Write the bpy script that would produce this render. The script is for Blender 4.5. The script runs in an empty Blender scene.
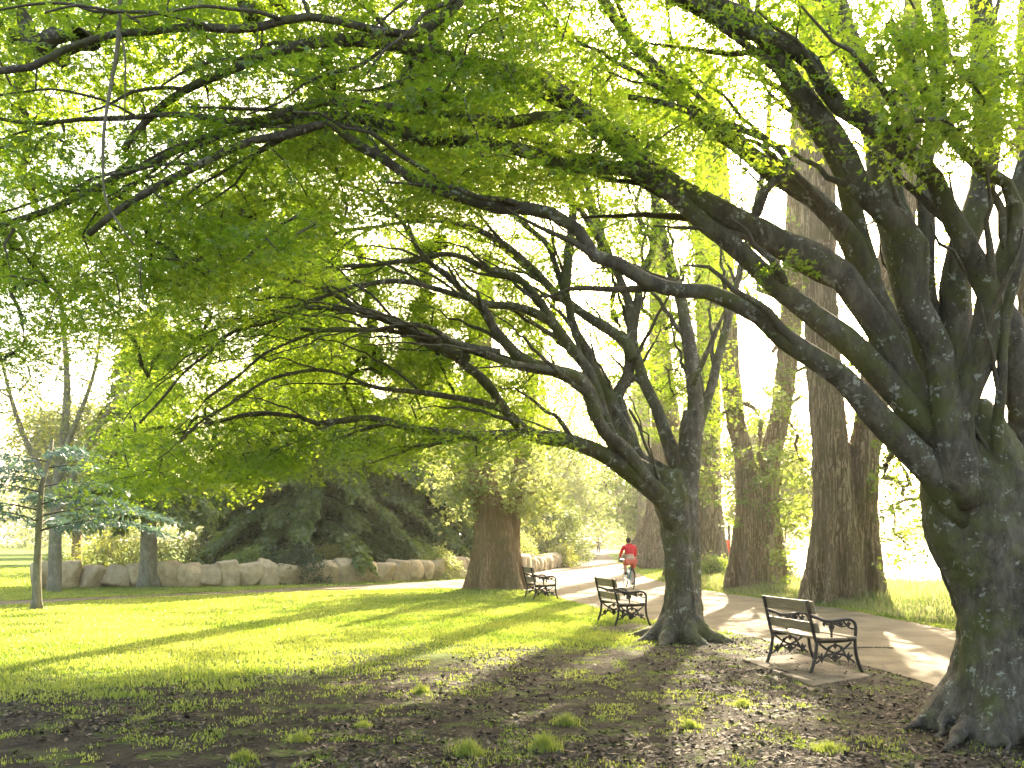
import bpy, bmesh, math, random
import numpy as np
from mathutils import Vector, Matrix

random.seed(7)
RNG = np.random.default_rng(11)
C = bpy.context.scene.collection
PI = math.pi
F, HX, HY, CAMZ = 900.0, 512.0, 540.0, 1.6      # focal length in pixels, principal point, eye height


def P(px, py, Y):
    return np.array([(px - HX) / F * Y, Y, CAMZ + (HY - py) / F * Y])


def G(px, py):
    Y = CAMZ * F / (py - HY)
    return np.array([(px - HX) / F * Y, Y])


# ------------------------------------------------------------------ materials
class NT:
    def __init__(s, name):
        s.m = bpy.data.materials.new(name)
        s.m.use_nodes = True
        s.t = s.m.node_tree
        s.t.nodes.clear()
        s.out = s.n('ShaderNodeOutputMaterial')

    def n(s, kind, **kw):
        nd = s.t.nodes.new(kind)
        for k, v in kw.items():
            setattr(nd, k, v)
        return nd

    def l(s, a, b):
        s.t.links.new(a, b)

    def put(s, inp, v):
        if hasattr(v, 'is_output'):
            s.l(v, inp)
        elif isinstance(v, (tuple, list)) and len(v) == 3 and inp.type == 'RGBA':
            inp.default_value = (*v, 1)
        else:
            inp.default_value = v

    def coord(s, scale=(1, 1, 1), which='Object'):
        tc = s.n('ShaderNodeTexCoord')
        mp = s.n('ShaderNodeMapping')
        mp.inputs['Scale'].default_value = scale
        s.l(tc.outputs[which], mp.inputs['Vector'])
        return mp.outputs[0]

    def noise(s, vec, scale, detail=4, rough=.55, dist=0.0):
        nd = s.n('ShaderNodeTexNoise')
        s.l(vec, nd.inputs['Vector'])
        nd.inputs['Scale'].default_value = scale
        nd.inputs['Detail'].default_value = detail
        nd.inputs['Roughness'].default_value = rough
        nd.inputs['Distortion'].default_value = dist
        return nd.outputs['Fac']

    def voro(s, vec, scale, feature='F1', out='Distance'):
        nd = s.n('ShaderNodeTexVoronoi', feature=feature)
        s.l(vec, nd.inputs['Vector'])
        nd.inputs['Scale'].default_value = scale
        return nd.outputs[out]

    def ramp(s, fac, stops):
        r = s.n('ShaderNodeValToRGB')
        el = r.color_ramp.elements
        while len(el) < len(stops):
            el.new(.5)
        for e, (p, c) in zip(el, stops):
            e.position = p
            e.color = (*c, 1) if not isinstance(c, (int, float)) else (c, c, c, 1)
        s.l(fac, r.inputs[0])
        return r.outputs[0]

    def mix(s, fac, a, b, mode='MIX'):
        m = s.n('ShaderNodeMix', data_type='RGBA', blend_type=mode)
        s.put(m.inputs[0], fac)
        s.put(m.inputs[6], a)
        s.put(m.inputs[7], b)
        return m.outputs[2]

    def math(s, op, a, b=0.0, clamp=False):
        m = s.n('ShaderNodeMath', operation=op, use_clamp=clamp)
        s.put(m.inputs[0], a)
        s.put(m.inputs[1], b)
        return m.outputs[0]

    def attr(s, name):
        a = s.n('ShaderNodeAttribute', attribute_name=name)
        return a.outputs['Fac']

    def bump(s, h, strength=.5, dist=.02):
        b = s.n('ShaderNodeBump')
        b.inputs['Strength'].default_value = strength
        b.inputs['Distance'].default_value = dist
        s.l(h, b.inputs['Height'])
        return b.outputs[0]

    def bsdf(s, color, rough=.8, normal=None, spec=.3, metal=0.0):
        b = s.n('ShaderNodeBsdfPrincipled')
        s.put(b.inputs['Base Color'], color)
        s.put(b.inputs['Roughness'], rough)
        s.put(b.inputs['Specular IOR Level'], spec)
        b.inputs['Metallic'].default_value = metal
        if normal is not None:
            s.l(normal, b.inputs['Normal'])
        s.l(b.outputs[0], s.out.inputs[0])
        return b


def leaf_mat(name, dark, light, tdark, tlight, mixf=.55, gloss=.06):
    n = NT(name)
    r = n.attr('rnd')
    d = n.n('ShaderNodeBsdfDiffuse')
    n.put(d.inputs[0], n.mix(r, dark, light))
    t = n.n('ShaderNodeBsdfTranslucent')
    n.put(t.inputs[0], n.mix(r, tdark, tlight))
    m = n.n('ShaderNodeMixShader')
    m.inputs[0].default_value = mixf
    n.l(d.outputs[0], m.inputs[1])
    n.l(t.outputs[0], m.inputs[2])
    g = n.n('ShaderNodeBsdfGlossy')
    g.inputs['Roughness'].default_value = .45
    g.inputs[0].default_value = (.9, .9, .9, 1)
    m2 = n.n('ShaderNodeMixShader')
    m2.inputs[0].default_value = gloss
    n.l(m.outputs[0], m2.inputs[1])
    n.l(g.outputs[0], m2.inputs[2])
    n.l(m2.outputs[0], n.out.inputs[0])
    return n.m


def bark_mat(name, c0, c1, c2, zs=.35, sc=9, moss=.0, lichen=.0, bumpd=.03, ridge=.0):
    n = NT(name)
    v = n.coord((1, 1, zs))
    a = n.noise(v, sc, 8, .68, .5)
    b = n.noise(v, sc * 4, 7, .75)
    big = n.noise(n.coord((1, 1, .5)), 1.6, 3)
    mixv = n.math('ADD', n.math('MULTIPLY', a, .6), n.math('MULTIPLY', b, .4))
    if ridge:
        rd = n.math('MULTIPLY', n.math('ABSOLUTE', n.math('SUBTRACT', n.noise(n.coord((1, 1, zs * .7)), sc * .9, 3, .5, 1.2), .5)), 4.5, True)
        mixv = n.math('ADD', n.math('MULTIPLY', mixv, 1 - ridge * .45), n.math('MULTIPLY', rd, ridge * .42))
    col = n.ramp(mixv, [(.36, c0), (.5, c1), (.62, c2)])
    col = n.mix(n.ramp(big, [(.35, .0), (.7, .6)]), col, tuple(x * .62 for x in c1))
    if moss:
        mv = n.ramp(n.math('ADD', n.math('MULTIPLY', n.noise(n.coord(), 2.1, 4, .6), .7), n.math('MULTIPLY', b, .3)), [(.47, .0), (.58, 1.0)])
        col = n.mix(n.math('MULTIPLY', mv, moss), col, (.115, .125, .028))
    if lichen:
        lv = n.ramp(n.math('ADD', n.math('MULTIPLY', n.noise(n.coord(), 8, 3, .6), .6), n.math('MULTIPLY', n.noise(n.coord(), 34, 3, .6), .4)), [(.575, .0), (.61, 1.0)])
        col = n.mix(n.math('MULTIPLY', lv, lichen), col, (.40, .41, .34))
    h = n.math('ADD', mixv, n.math('MULTIPLY', b, .5))
    n.bsdf(col, .88, n.bump(h, 1.0, bumpd), .25)
    return n.m


M = {}
M['maple_bark'] = bark_mat('maple_bark', (.045, .038, .029), (.135, .114, .086), (.27, .235, .185), .4, 6, .7, .75, .07)
M['twig_bark'] = bark_mat('twig_bark', (.05, .042, .03), (.09, .075, .055), (.15, .13, .10), .4, 20, .2, .3, .008)
M['dark_twig'] = bark_mat('dark_twig', (.03, .025, .018), (.06, .05, .036), (.10, .085, .06), .4, 20, .4, .0, .008)
M['lime_bark'] = bark_mat('lime_bark', (.17, .115, .065), (.44, .325, .20), (.58, .45, .29), .10, 13, .3, .1, .12, 1.0)
M['brown_bark'] = bark_mat('brown_bark', (.25, .165, .085), (.36, .245, .13), (.45, .32, .185), .13, 9, .35, .0, .12, .8)
M['grey_bark'] = bark_mat('grey_bark', (.10, .088, .062), (.25, .225, .165), (.36, .33, .25), .4, 9, .4, .3, .03)

M['maple_leaf'] = leaf_mat('maple_leaf', (.045, .105, .009), (.115, .185, .016), (.16, .32, .008), (.50, .60, .03), .67)
M['lime_leaf'] = leaf_mat('lime_leaf', (.06, .12, .018), (.11, .18, .03), (.20, .30, .02), (.38, .44, .06), .6)
M['pale_leaf'] = leaf_mat('pale_leaf', (.12, .17, .04), (.24, .28, .10), (.32, .40, .05), (.52, .54, .18), .58)
M['conifer_leaf'] = leaf_mat('conifer_leaf', (.035, .075, .016), (.15, .20, .042), (.07, .14, .015), (.27, .34, .04), .42)
M['cedar_leaf'] = leaf_mat('cedar_leaf', (.05, .10, .085), (.10, .165, .14), (.05, .11, .07), (.11, .18, .10), .3)
M['shrub_leaf'] = leaf_mat('shrub_leaf', (.05, .09, .02), (.10, .15, .03), (.12, .18, .02), (.25, .30, .04), .45)
M['golden_leaf'] = leaf_mat('golden_leaf', (.13, .17, .03), (.24, .25, .05), (.28, .32, .03), (.45, .44, .06), .5)
M['dark_shrub_leaf'] = leaf_mat('dark_shrub_leaf', (.022, .05, .016), (.06, .10, .03), (.03, .07, .012), (.09, .13, .02), .3)
M['grass'] = leaf_mat('grass', (.09, .145, .018), (.22, .26, .05), (.20, .30, .02), (.46, .50, .08), .5, .05)
M['wild_grass'] = leaf_mat('wild_grass', (.07, .12, .025), (.30, .28, .12), (.12, .22, .02), (.46, .43, .17), .5, .05)
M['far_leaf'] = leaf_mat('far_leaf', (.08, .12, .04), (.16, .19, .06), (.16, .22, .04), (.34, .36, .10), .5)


def mat_simple(name, c, rough=.6, spec=.4, metal=0.0, var=.15, sc=14, bump=0.0):
    n = NT(name)
    v = n.coord()
    a = n.noise(v, sc, 5, .6)
    col = n.mix(n.ramp(a, [(.3, .0), (.7, 1.0)]), tuple(x * (1 - var) for x in c), tuple(min(1, x * (1 + var)) for x in c))
    n.bsdf(col, rough, n.bump(a, bump, .01) if bump else None, spec, metal)
    return n.m


# ------------------------------------------------------------------ object helpers
def tag(o, label=None, cat=None, group=None, kind=None):
    for k, v in (('label', label), ('category', cat), ('group', group), ('kind', kind)):
        if v:
            o[k] = v
    return o


def empty(name, loc, label, cat, group=None, rz=0.0):
    o = bpy.data.objects.new(name, None)
    C.objects.link(o)
    o.location = loc
    o.rotation_euler = (0, 0, rz)
    o.empty_display_size = .2
    return tag(o, label, cat, group)


def copy_tree(o, parent=None):
    c = o.copy()
    C.objects.link(c)
    c.parent = parent
    for ch in list(o.children):
        copy_tree(ch, c)
    return c


class MB:
    """collects quads and triangles as numpy arrays"""

    def __init__(s):
        s.v, s.q, s.t, s.n, s.a = [], [], [], 0, []

    def add(s, v, quads=None, tris=None, attr=None):
        v = np.asarray(v, float).reshape(-1, 3)
        if quads is not None and len(quads):
            s.q.append(np.asarray(quads, np.int64) + s.n)
        if tris is not None and len(tris):
            s.t.append(np.asarray(tris, np.int64) + s.n)
        s.v.append(v)
        s.a.append(np.full(len(v), .5) if attr is None else np.asarray(attr, float))
        s.n += len(v)
        return s

    def box(s, c, d, R=None):
        x, y, z = (np.asarray(d, float) / 2)
        v = np.array([[i * x, j * y, k * z] for i in (-1, 1) for j in (-1, 1) for k in (-1, 1)])
        if R is not None:
            v = v @ np.asarray(R).T
        s.add(v + np.asarray(c), [[0, 1, 3, 2], [4, 6, 7, 5], [0, 4, 5, 1], [2, 3, 7, 6], [0, 2, 6, 4], [1, 5, 7, 3]])
        return s

    def tube(s, pts, rad, sides=8, flute=None, caps=True):
        pts = np.asarray(pts, float)
        n = len(pts)
        rad = np.broadcast_to(np.asarray(rad, float), (n,)) if np.ndim(rad) < 2 else rad
        T = np.gradient(pts, axis=0)
        T /= np.linalg.norm(T, axis=1)[:, None] + 1e-12
        u = np.cross(T[0], [0.31, .9, .17])
        u /= np.linalg.norm(u)
        U = []
        for i in range(n):
            u = u - T[i] * (u @ T[i])
            u /= np.linalg.norm(u) + 1e-12
            U.append(u)
        U = np.array(U)
        V = np.cross(T, U)
        th = np.linspace(0, 2 * PI, sides, endpoint=False)
        r = rad[:, None] * np.ones(sides)
        if flute is not None:
            r = r * flute(np.linspace(0, 1, n)[:, None], th[None, :])
        ring = pts[:, None] + r[..., None] * (np.cos(th)[None, :, None] * U[:, None] + np.sin(th)[None, :, None] * V[:, None])
        v = ring.reshape(-1, 3)
        i = np.arange(n - 1)[:, None] * sides
        j = np.arange(sides)[None]
        k = (j + 1) % sides
        q = np.stack([i + j, i + k, i + sides + k, i + sides + j], -1).reshape(-1, 4)
        tr = None
        if caps:
            v = np.vstack([v, pts[0], pts[-1]])
            a, b = n * sides, n * sides + 1
            jj = np.arange(sides)
            kk = (jj + 1) % sides
            tr = np.vstack([np.stack([np.full(sides, a), kk, jj], 1), np.stack([np.full(sides, b), (n - 1) * sides + jj, (n - 1) * sides + kk], 1)])
        s.add(v, q, tr)
        return s

    def ball(s, c, r, seg=10, rings=7):
        r = np.broadcast_to(np.asarray(r, float), (3,))
        ph = np.linspace(0.001, PI - .001, rings)
        th = np.linspace(0, 2 * PI, seg, endpoint=False)
        v = np.stack([np.sin(ph)[:, None] * np.cos(th), np.sin(ph)[:, None] * np.sin(th), np.cos(ph)[:, None] * np.ones(seg)], -1) * r + np.asarray(c)
        i = np.arange(rings - 1)[:, None] * seg
        j = np.arange(seg)[None]
        k = (j + 1) % seg
        s.add(v.reshape(-1, 3), np.stack([i + j, i + seg + j, i + seg + k, i + k], -1).reshape(-1, 4))
        return s

    def build(s, name, mat, parent=None, smooth=True, label=None, origin=None, attr=False, kind=None):
        v = np.vstack(s.v)
        if origin is not None:
            v = v - np.asarray(origin)
        me = bpy.data.meshes.new(name)
        q = np.vstack(s.q) if s.q else np.zeros((0, 4), np.int64)
        t = np.vstack(s.t) if s.t else np.zeros((0, 3), np.int64)
        me.vertices.add(len(v))
        me.vertices.foreach_set('co', v.astype(np.float32).ravel())
        me.loops.add(q.size + t.size)
        me.loops.foreach_set('vertex_index', np.concatenate([q.ravel(), t.ravel()]).astype(np.int32))
        me.polygons.add(len(q) + len(t))
        ls = np.concatenate([np.arange(len(q)) * 4, q.size + np.arange(len(t)) * 3]).astype(np.int32)
        me.polygons.foreach_set('loop_start', ls)
        me.update(calc_edges=True)
        me.polygons.foreach_set('use_smooth', np.full(len(q) + len(t), smooth, bool))
        if attr:
            at = me.attributes.new('rnd', 'FLOAT', 'POINT')
            at.data.foreach_set('value', np.concatenate(s.a).astype(np.float32))
        me.materials.append(mat)
        o = bpy.data.objects.new(name, me)
        C.objects.link(o)
        if parent is not None:
            o.parent = parent
        return tag(o, label, kind=kind)


def smooth_path(pts, step):
    """Catmull-Rom resampling"""
    p = np.asarray(pts, float)
    if len(p) < 3:
        n = max(2, int(np.linalg.norm(p[-1] - p[0]) / step) + 1)
        return p[0] + (p[-1] - p[0]) * np.linspace(0, 1, n)[:, None]
    e = np.vstack([2 * p[0] - p[1], p, 2 * p[-1] - p[-2]])
    out = []
    for i in range(1, len(e) - 2):
        n = max(1, int(np.linalg.norm(e[i + 1] - e[i]) / step))
        t = np.linspace(0, 1, n, endpoint=False)[:, None]
        a, b, c, d = e[i - 1], e[i], e[i + 1], e[i + 2]
        out.append(.5 * (2 * b + (c - a) * t + (2 * a - 5 * b + 4 * c - d) * t ** 2 + (3 * b - a - 3 * c + d) * t ** 3))
    out.append(p[-1:])
    return np.vstack(out)


def vnoise(x, y, seed=0):
    x = np.asarray(x, float)
    y = np.asarray(y, float)
    r = np.random.default_rng(seed).random((64, 64))
    xi, yi = np.floor(x).astype(int), np.floor(y).astype(int)
    fx, fy = x - xi, y - yi
    fx, fy = fx * fx * (3 - 2 * fx), fy * fy * (3 - 2 * fy)
    g = lambda a, b: r[a % 64, b % 64]
    return (g(xi, yi) * (1 - fx) + g(xi + 1, yi) * fx) * (1 - fy) + (g(xi, yi + 1) * (1 - fx) + g(xi + 1, yi + 1) * fx) * fy


def fbm(x, y, seed=0, o=4):
    s, a, t = 0, .5, 0
    for k in range(o):
        s = s + a * vnoise(x * 2 ** k, y * 2 ** k, seed + k)
        t += a
        a *= .5
    return s / t


def unit(v):
    return v / (np.linalg.norm(v, axis=-1, keepdims=True) + 1e-9)


def add_leaves(mb, cen, n, R, size, lobes=(0,), droop=.3, tilt=.4, flat=.12, aspect=.42, up=None, rng=RNG, hang=0.0, shade=None):
    """sprays of flat leaves: cen (M,3), n leaves each in a drooping disc of radius R (scalar or per spray)"""
    cen = np.asarray(cen, float)
    m = len(cen)
    K = m * n
    R = np.repeat(np.broadcast_to(np.asarray(R, float), (m,)), n)
    nrm = np.array([0, 0, 1.0]) + rng.normal(0, .22, (m, 3))
    if up is not None:
        nrm = np.asarray(up, float) + rng.normal(0, .15, (m, 3))
    nrm = np.repeat(unit(nrm), n, 0)
    a = unit(np.cross(nrm, [.3, 1, .2]))
    b = np.cross(nrm, a)
    rho = np.sqrt(rng.random(K)) * R
    th = rng.random(K) * 2 * PI
    out = np.cos(th)[:, None] * a + np.sin(th)[:, None] * b
    pos = np.repeat(cen, n, 0) + out * rho[:, None] + nrm * (rng.normal(0, flat, K) * R)[:, None]
    pos[:, 2] -= droop * rho ** 2 / np.maximum(R, .05)
    N = unit(nrm + rng.normal(0, tilt, (K, 3)))
    d = out + rng.normal(0, .6, (K, 3))
    d[:, 2] -= hang
    d = unit(d - N * (d * N).sum(1, keepdims=True))
    s = np.cross(N, d)
    L = size * (0.65 + .7 * rng.random(K))
    base = .55 * rng.random(K) + .45 * np.repeat(rng.random(m), n)
    if shade is not None:
        base = np.clip(base * .75 + .25 * np.repeat(shade, n), 0, 1)
    for la in lobes:
        l = L * (1.0 if la == 0 else .82)
        dd = math.cos(la) * d + math.sin(la) * s
        pp = np.cross(N, dd)
        w = (l * aspect * .5)[:, None]
        tip = pos + dd * l[:, None] - N * (l * .12)[:, None]
        mid = pos + dd * (l * .42)[:, None]
        v = np.stack([pos, mid + pp * w, tip, mid - pp * w], 1).reshape(-1, 3)
        mb.add(v, np.arange(K * 4).reshape(-1, 4), attr=np.repeat(base, 4))
    return mb


LOB3 = (-.95, 0, .95)
LOB5 = (-1.5, -.75, 0, .75, 1.5)


def grow(nodes, nrad, attract, step=.28, arch=.12, maxlen=3.0, rng=RNG, r0=.004, rpow=.5):
    """connect every attractor to the growing skeleton, nearest first; returns chains of (points, radii)"""
    A = np.asarray(attract, float)
    m = len(A)
    pts = [p for p in nodes]
    parent = [-1] * len(pts)
    base_n = len(pts)
    P0 = np.asarray(nodes, float)
    best = np.full(m, 1e9)
    bi = np.zeros(m, int)
    for i0 in range(0, m, 256):
        d = np.linalg.norm(A[i0:i0 + 256, None] - P0[None], axis=2)
        bi[i0:i0 + 256] = d.argmin(1)
        best[i0:i0 + 256] = d.min(1)
    done = np.zeros(m, bool)
    chains = []
    for _ in range(m):
        c = np.where(done, 1e9, best)
        k = int(c.argmin())
        done[k] = True
        p, a = pts[bi[k]], A[k]
        d = best[k]
        n = max(2, int(d / step))
        t = np.linspace(0, 1, n + 1)[1:, None]
        new = p + (a - p) * t
        new[:, 2] += arch * d * np.sin(PI * t[:, 0]) - .0 * t[:, 0]
        new[:-1] += rng.normal(0, .05 * min(d, 1.2), (n - 1, 3))
        idx = [int(bi[k])]
        for q in new:
            pts.append(q)
            parent.append(idx[-1])
            idx.append(len(pts) - 1)
        chains.append(idx)
        dn = np.linalg.norm(A[:, None] - new[None], axis=2) * 1.05
        mn = dn.min(1)
        am = dn.argmin(1)
        better = mn < best
        best[better] = mn[better]
        bi[better] = np.array(idx[1:])[am[better]]
    cnt = np.zeros(len(pts))
    for ch in chains:
        cnt[ch[-1]] += 1
    for i in range(len(pts) - 1, base_n - 1, -1):
        cnt[parent[i]] += cnt[i]
    out = []
    for ch in chains:
        pp = np.array([pts[i] for i in ch])
        rr = r0 * np.maximum(cnt[ch], 1) ** rpow
        rr[0] = rr[1] * 1.15
        if ch[0] < base_n:
            rr = np.minimum(rr, nrad[ch[0]] * .8)
        rr[-1] = .0022
        out.append((pp, rr))
    return out


def twig_mesh(chains, sides=5):
    mb = MB()
    for pp, rr in chains:
        sp = smooth_path(pp, .2) if len(pp) > 2 else pp
        t = np.linspace(0, 1, len(sp))
        r = np.interp(t, np.linspace(0, 1, len(pp)), rr)
        mb.tube(sp, r, sides, caps=False)
    return mb


def fluted(amp=.1, k=3, seed=0, amp2=.05, k2=7, base=0.0, lobes=5):
    rs = np.random.default_rng(seed)
    p = rs.random(6) * 6.28

    def f(t, th):
        return 1 + amp * np.cos(k * th + p[0] + 1.5 * t) + amp2 * np.cos(k2 * th + p[1] - 2 * t) + .03 * np.cos(13 * th + p[2] + 9 * t) + .05 * np.sin(9 * t + p[3] + th) + base * np.exp(-t * 9) * (.4 + np.cos(lobes * th + p[4]))
    return f


def add_remesh(o, voxel, smooth_it=2, disp=0.0, dsize=.25, fine=0.0):
    m = o.modifiers.new('remesh', 'REMESH')
    m.mode = 'VOXEL'
    m.voxel_size = voxel
    m.use_smooth_shade = True
    if smooth_it:
        s = o.modifiers.new('smooth', 'SMOOTH')
        s.iterations = smooth_it
        s.factor = .5
    for amt, size in ((disp, dsize), (fine, dsize * .25)):
        if amt:
            tx = bpy.data.textures.new('bark_relief', 'CLOUDS')
            tx.noise_scale = size
            tx.noise_depth = 3
            d = o.modifiers.new('relief', 'DISPLACE')
            d.texture = tx
            d.texture_coords = 'LOCAL'
            d.strength = amt
            d.mid_level = .5


# ------------------------------------------------------------------ camera, light, sky
scene = bpy.context.scene
cd = bpy.data.cameras.new('camera')
cam = bpy.data.objects.new('camera', cd)
C.objects.link(cam)
cam.location = (0, 0, CAMZ)
cam.rotation_euler = (PI / 2, 0, 0)
cd.sensor_width = 36
cd.lens = 36 * F / 1024
cd.shift_y = (HY - 384) / 1024
cd.clip_end = 3000
scene.camera = cam

SUN_AZ, SUN_EL = math.radians(16), math.radians(29)
w = bpy.data.worlds.new('World')
scene.world = w
w.use_nodes = True
nt = w.node_tree
nt.nodes.clear()
sky = nt.nodes.new('ShaderNodeTexSky')
sky.sky_type = 'NISHITA'
sky.sun_disc = False
sky.sun_elevation = SUN_EL
sky.sun_rotation = SUN_AZ
sky.air_density = 1.2
sky.dust_density = 5
sky.ozone_density = .3
bg = nt.nodes.new('ShaderNodeBackground')
bg.inputs[1].default_value = .13
wo = nt.nodes.new('ShaderNodeOutputWorld')
warm = nt.nodes.new('ShaderNodeMix')
warm.data_type = 'RGBA'
warm.blend_type = 'MULTIPLY'
warm.inputs[0].default_value = 1
warm.inputs[7].default_value = (1, .95, .86, 1)
nt.links.new(sky.outputs[0], warm.inputs[6])
nt.links.new(warm.outputs[2], bg.inputs[0])
nt.links.new(bg.outputs[0], wo.inputs[0])
sl = bpy.data.lights.new('sun', 'SUN')
sl.energy = 5
sl.angle = math.radians(.55)
sl.color = (1, .85, .62)
so = bpy.data.objects.new('sun', sl)
C.objects.link(so)
sd = Vector((math.sin(SUN_AZ) * math.cos(SUN_EL), math.cos(SUN_AZ) * math.cos(SUN_EL), math.sin(SUN_EL)))
so.rotation_euler = sd.to_track_quat('Z', 'Y').to_euler()
so.location = (20, 60, 40)
vs = scene.view_settings
vs.view_transform = 'Standard'
vs.look = 'None'
vs.exposure = 2.85
vs.gamma = 1
cy = scene.cycles
cy.max_bounces = 7
cy.diffuse_bounces = 4
cy.transmission_bounces = 5
cy.glossy_bounces = 2
cy.volume_bounces = 0
cy.caustics_reflective = False
cy.caustics_refractive = False
cy.sample_clamp_indirect = 6
cy.use_denoising = True

# ------------------------------------------------------------------ ground
LAKE = [(9.2, 33), (12.4, 41), (20, 70), (40, 140), (120, 240), (280, 240), (280, 60), (60, 28), (30, 27), (15, 28)]


def inside(poly, x, y):
    poly = np.asarray(poly, float)
    x = np.asarray(x, float)
    y = np.asarray(y, float)
    c = np.zeros(np.broadcast(x, y).shape, bool)
    j = len(poly) - 1
    for i in range(len(poly)):
        xi, yi, xj, yj = *poly[i], *poly[j]
        c ^= ((yi > y) != (yj > y)) & (x < (xj - xi) * (y - yi) / (yj - yi + 1e-12) + xi)
        j = i
    return c


def poly_dist(poly, x, y):
    poly = np.asarray(poly, float)
    p = np.stack([np.asarray(x, float), np.asarray(y, float)], -1)
    best = np.full(p.shape[:-1], 1e9)
    for a, b in zip(poly, np.roll(poly, -1, 0)):
        ab = b - a
        t = np.clip(((p - a) @ ab) / (ab @ ab), 0, 1)
        best = np.minimum(best, np.linalg.norm(p - (a + t[..., None] * ab), axis=-1))
    return best


def yb(x):
    return np.clip(13.4 + .74 * np.asarray(x), 8.9, 15.5)     # where lawn turns to bare soil


# ground materials
def ground_mat():
    n = NT('ground_soil_and_lawn')
    v = n.coord()
    sep = n.n('ShaderNodeSeparateXYZ')
    n.l(v, sep.inputs[0])
    X, Y = sep.outputs[0], sep.outputs[1]
    edge = n.math('MINIMUM', n.math('MAXIMUM', n.math('ADD', n.math('MULTIPLY', X, .74), 13.4), 8.9), 15.5)
    d = n.math('SUBTRACT', Y, edge)
    wob = n.math('MULTIPLY', n.math('SUBTRACT', n.noise(v, .55, 6, .65), .5), 7.0)
    g = n.math('ADD', n.math('MULTIPLY', n.math('ADD', d, wob), .32), .5, True)
    patch = n.ramp(n.noise(v, 2.6, 6, .7), [(.52, .0), (.60, .5)])
    g2 = n.math('MAXIMUM', g, patch)
    a = n.noise(v, 3, 8, .7)
    fine = n.noise(v, 45, 6, .75)
    soil = n.ramp(n.math('ADD', n.math('MULTIPLY', a, .5), n.math('MULTIPLY', fine, .5)), [(.34, (.016, .013, .009)), (.5, (.044, .035, .024)), (.66, (.12, .097, .068))])
    gr = n.ramp(n.math('ADD', n.math('MULTIPLY', n.noise(v, .8, 5), .5), n.math('MULTIPLY', n.noise(v, 30, 5, .7), .5)), [(.3, (.075, .125, .018)), (.55, (.12, .17, .026)), (.75, (.19, .21, .04))])
    col = n.mix(g2, soil, gr)
    h = n.math('ADD', n.noise(v, 9, 8, .7), n.math('MULTIPLY', fine, .6))
    n.bsdf(col, .95, n.bump(h, 1.0, .05), .1)
    return n.m


def axis(lo, hi, near, far, d0):
    vals = list(np.arange(lo, hi, d0))
    x, s = hi, d0
    while x < far:
        vals.append(x)
        s *= 1.12
        x += s
    x, s = lo - d0, d0
    left = []
    while x > near:
        left.append(x)
        s *= 1.12
        x -= s
    return np.array(left[::-1] + vals)


gx, gy = axis(-16, 16, -620, 620, .45), axis(2, 46, -120, 900, .45)
XX, YY = np.meshgrid(gx, gy, indexing='ij')
ZZ = np.zeros_like(XX)
ins = inside(LAKE, XX, YY)
dd = poly_dist(LAKE, XX, YY)
ZZ -= np.where(ins, np.clip(dd / 2.5, 0, 1) * .9, 0)
nx, ny = len(gx), len(gy)
ii = np.arange(nx - 1)[:, None] * ny + np.arange(ny - 1)[None]
gq = np.stack([ii, ii + ny, ii + ny + 1, ii + 1], -1).reshape(-1, 4)
g = MB().add(np.stack([XX, YY, ZZ], -1), gq).build('ground', ground_mat())
tag(g, 'bare brown soil with patchy lawn under the trees', kind='structure')

n = NT('lake_water')
v = n.coord((1, 1, 1))
b = n.bsdf((.12, .14, .10), .12, n.bump(n.math('ADD', n.noise(v, 2.2, 4), n.noise(v, 9, 3)), .6, .05), .8)
wm = n.m
wp = np.array([(x, y, -.22) for x, y in LAKE])


def flat_poly(name, pts, z, mat, label=None, kind='structure', jitter=0.0, step=.25, seed=3):
    p = np.asarray(pts, float)[:, :2]
    if jitter:
        rs = np.random.default_rng(seed)
        q = np.vstack([p, p[:1]])
        out = []
        for a, b2 in zip(q[:-1], q[1:]):
            L = np.linalg.norm(b2 - a)
            k = max(1, min(400, int(L / step)))
            out.append(a + (b2 - a) * (np.arange(k) / k)[:, None])
        p = np.vstack(out)
        p = p + np.stack([fbm(p[:, 0] * 2.1, p[:, 1] * 2.1, 5) - .5, fbm(p[:, 0] * 2.1 + 9, p[:, 1] * 2.1, 8) - .5], 1) * jitter * 2
    bm = bmesh.new()
    vs_ = [bm.verts.new((x, y, z)) for x, y in p]
    es = [bm.edges.new((vs_[i], vs_[(i + 1) % len(vs_)])) for i in range(len(vs_))]
    bmesh.ops.triangle_fill(bm, edges=es, use_beauty=True)
    for f in bm.faces:
        if f.normal.z < 0:
            f.normal_flip()
    me = bpy.data.meshes.new(name)
    bm.to_mesh(me)
    bm.free()
    me.materials.append(mat)
    o = bpy.data.objects.new(name, me)
    C.objects.link(o)
    return tag(o, label, kind=kind)


big_lake = [(8.6, 32.4), (12, 41.5), (19, 71), (38, 142), (118, 246), (286, 246), (286, 55), (60, 25), (30, 25), (14, 26)]
flat_poly('lake', big_lake, -.2, wm, 'bright glaring water of the lake beyond the limes')

n = NT('path_tarmac')
v = n.coord()
fine = n.noise(v, 60, 6, .8)
a = n.noise(v, 1.3, 6, .6)
col = n.ramp(n.math('ADD', n.math('MULTIPLY', fine, .45), n.math('MULTIPLY', a, .55)), [(.36, (.045, .036, .019)), (.5, (.108, .085, .046)), (.62, (.175, .142, .083))])
crack = n.ramp(n.voro(n.coord((.45, .45, .45)), 1.0, 'DISTANCE_TO_EDGE'), [(.0, 1.0), (.012, .0)])
col = n.mix(n.math('MULTIPLY', crack, .6), col, (.05, .04, .03))
n.bsdf(col, .9, n.bump(fine, .6, .01), .2)
path_mat = n.m

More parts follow.
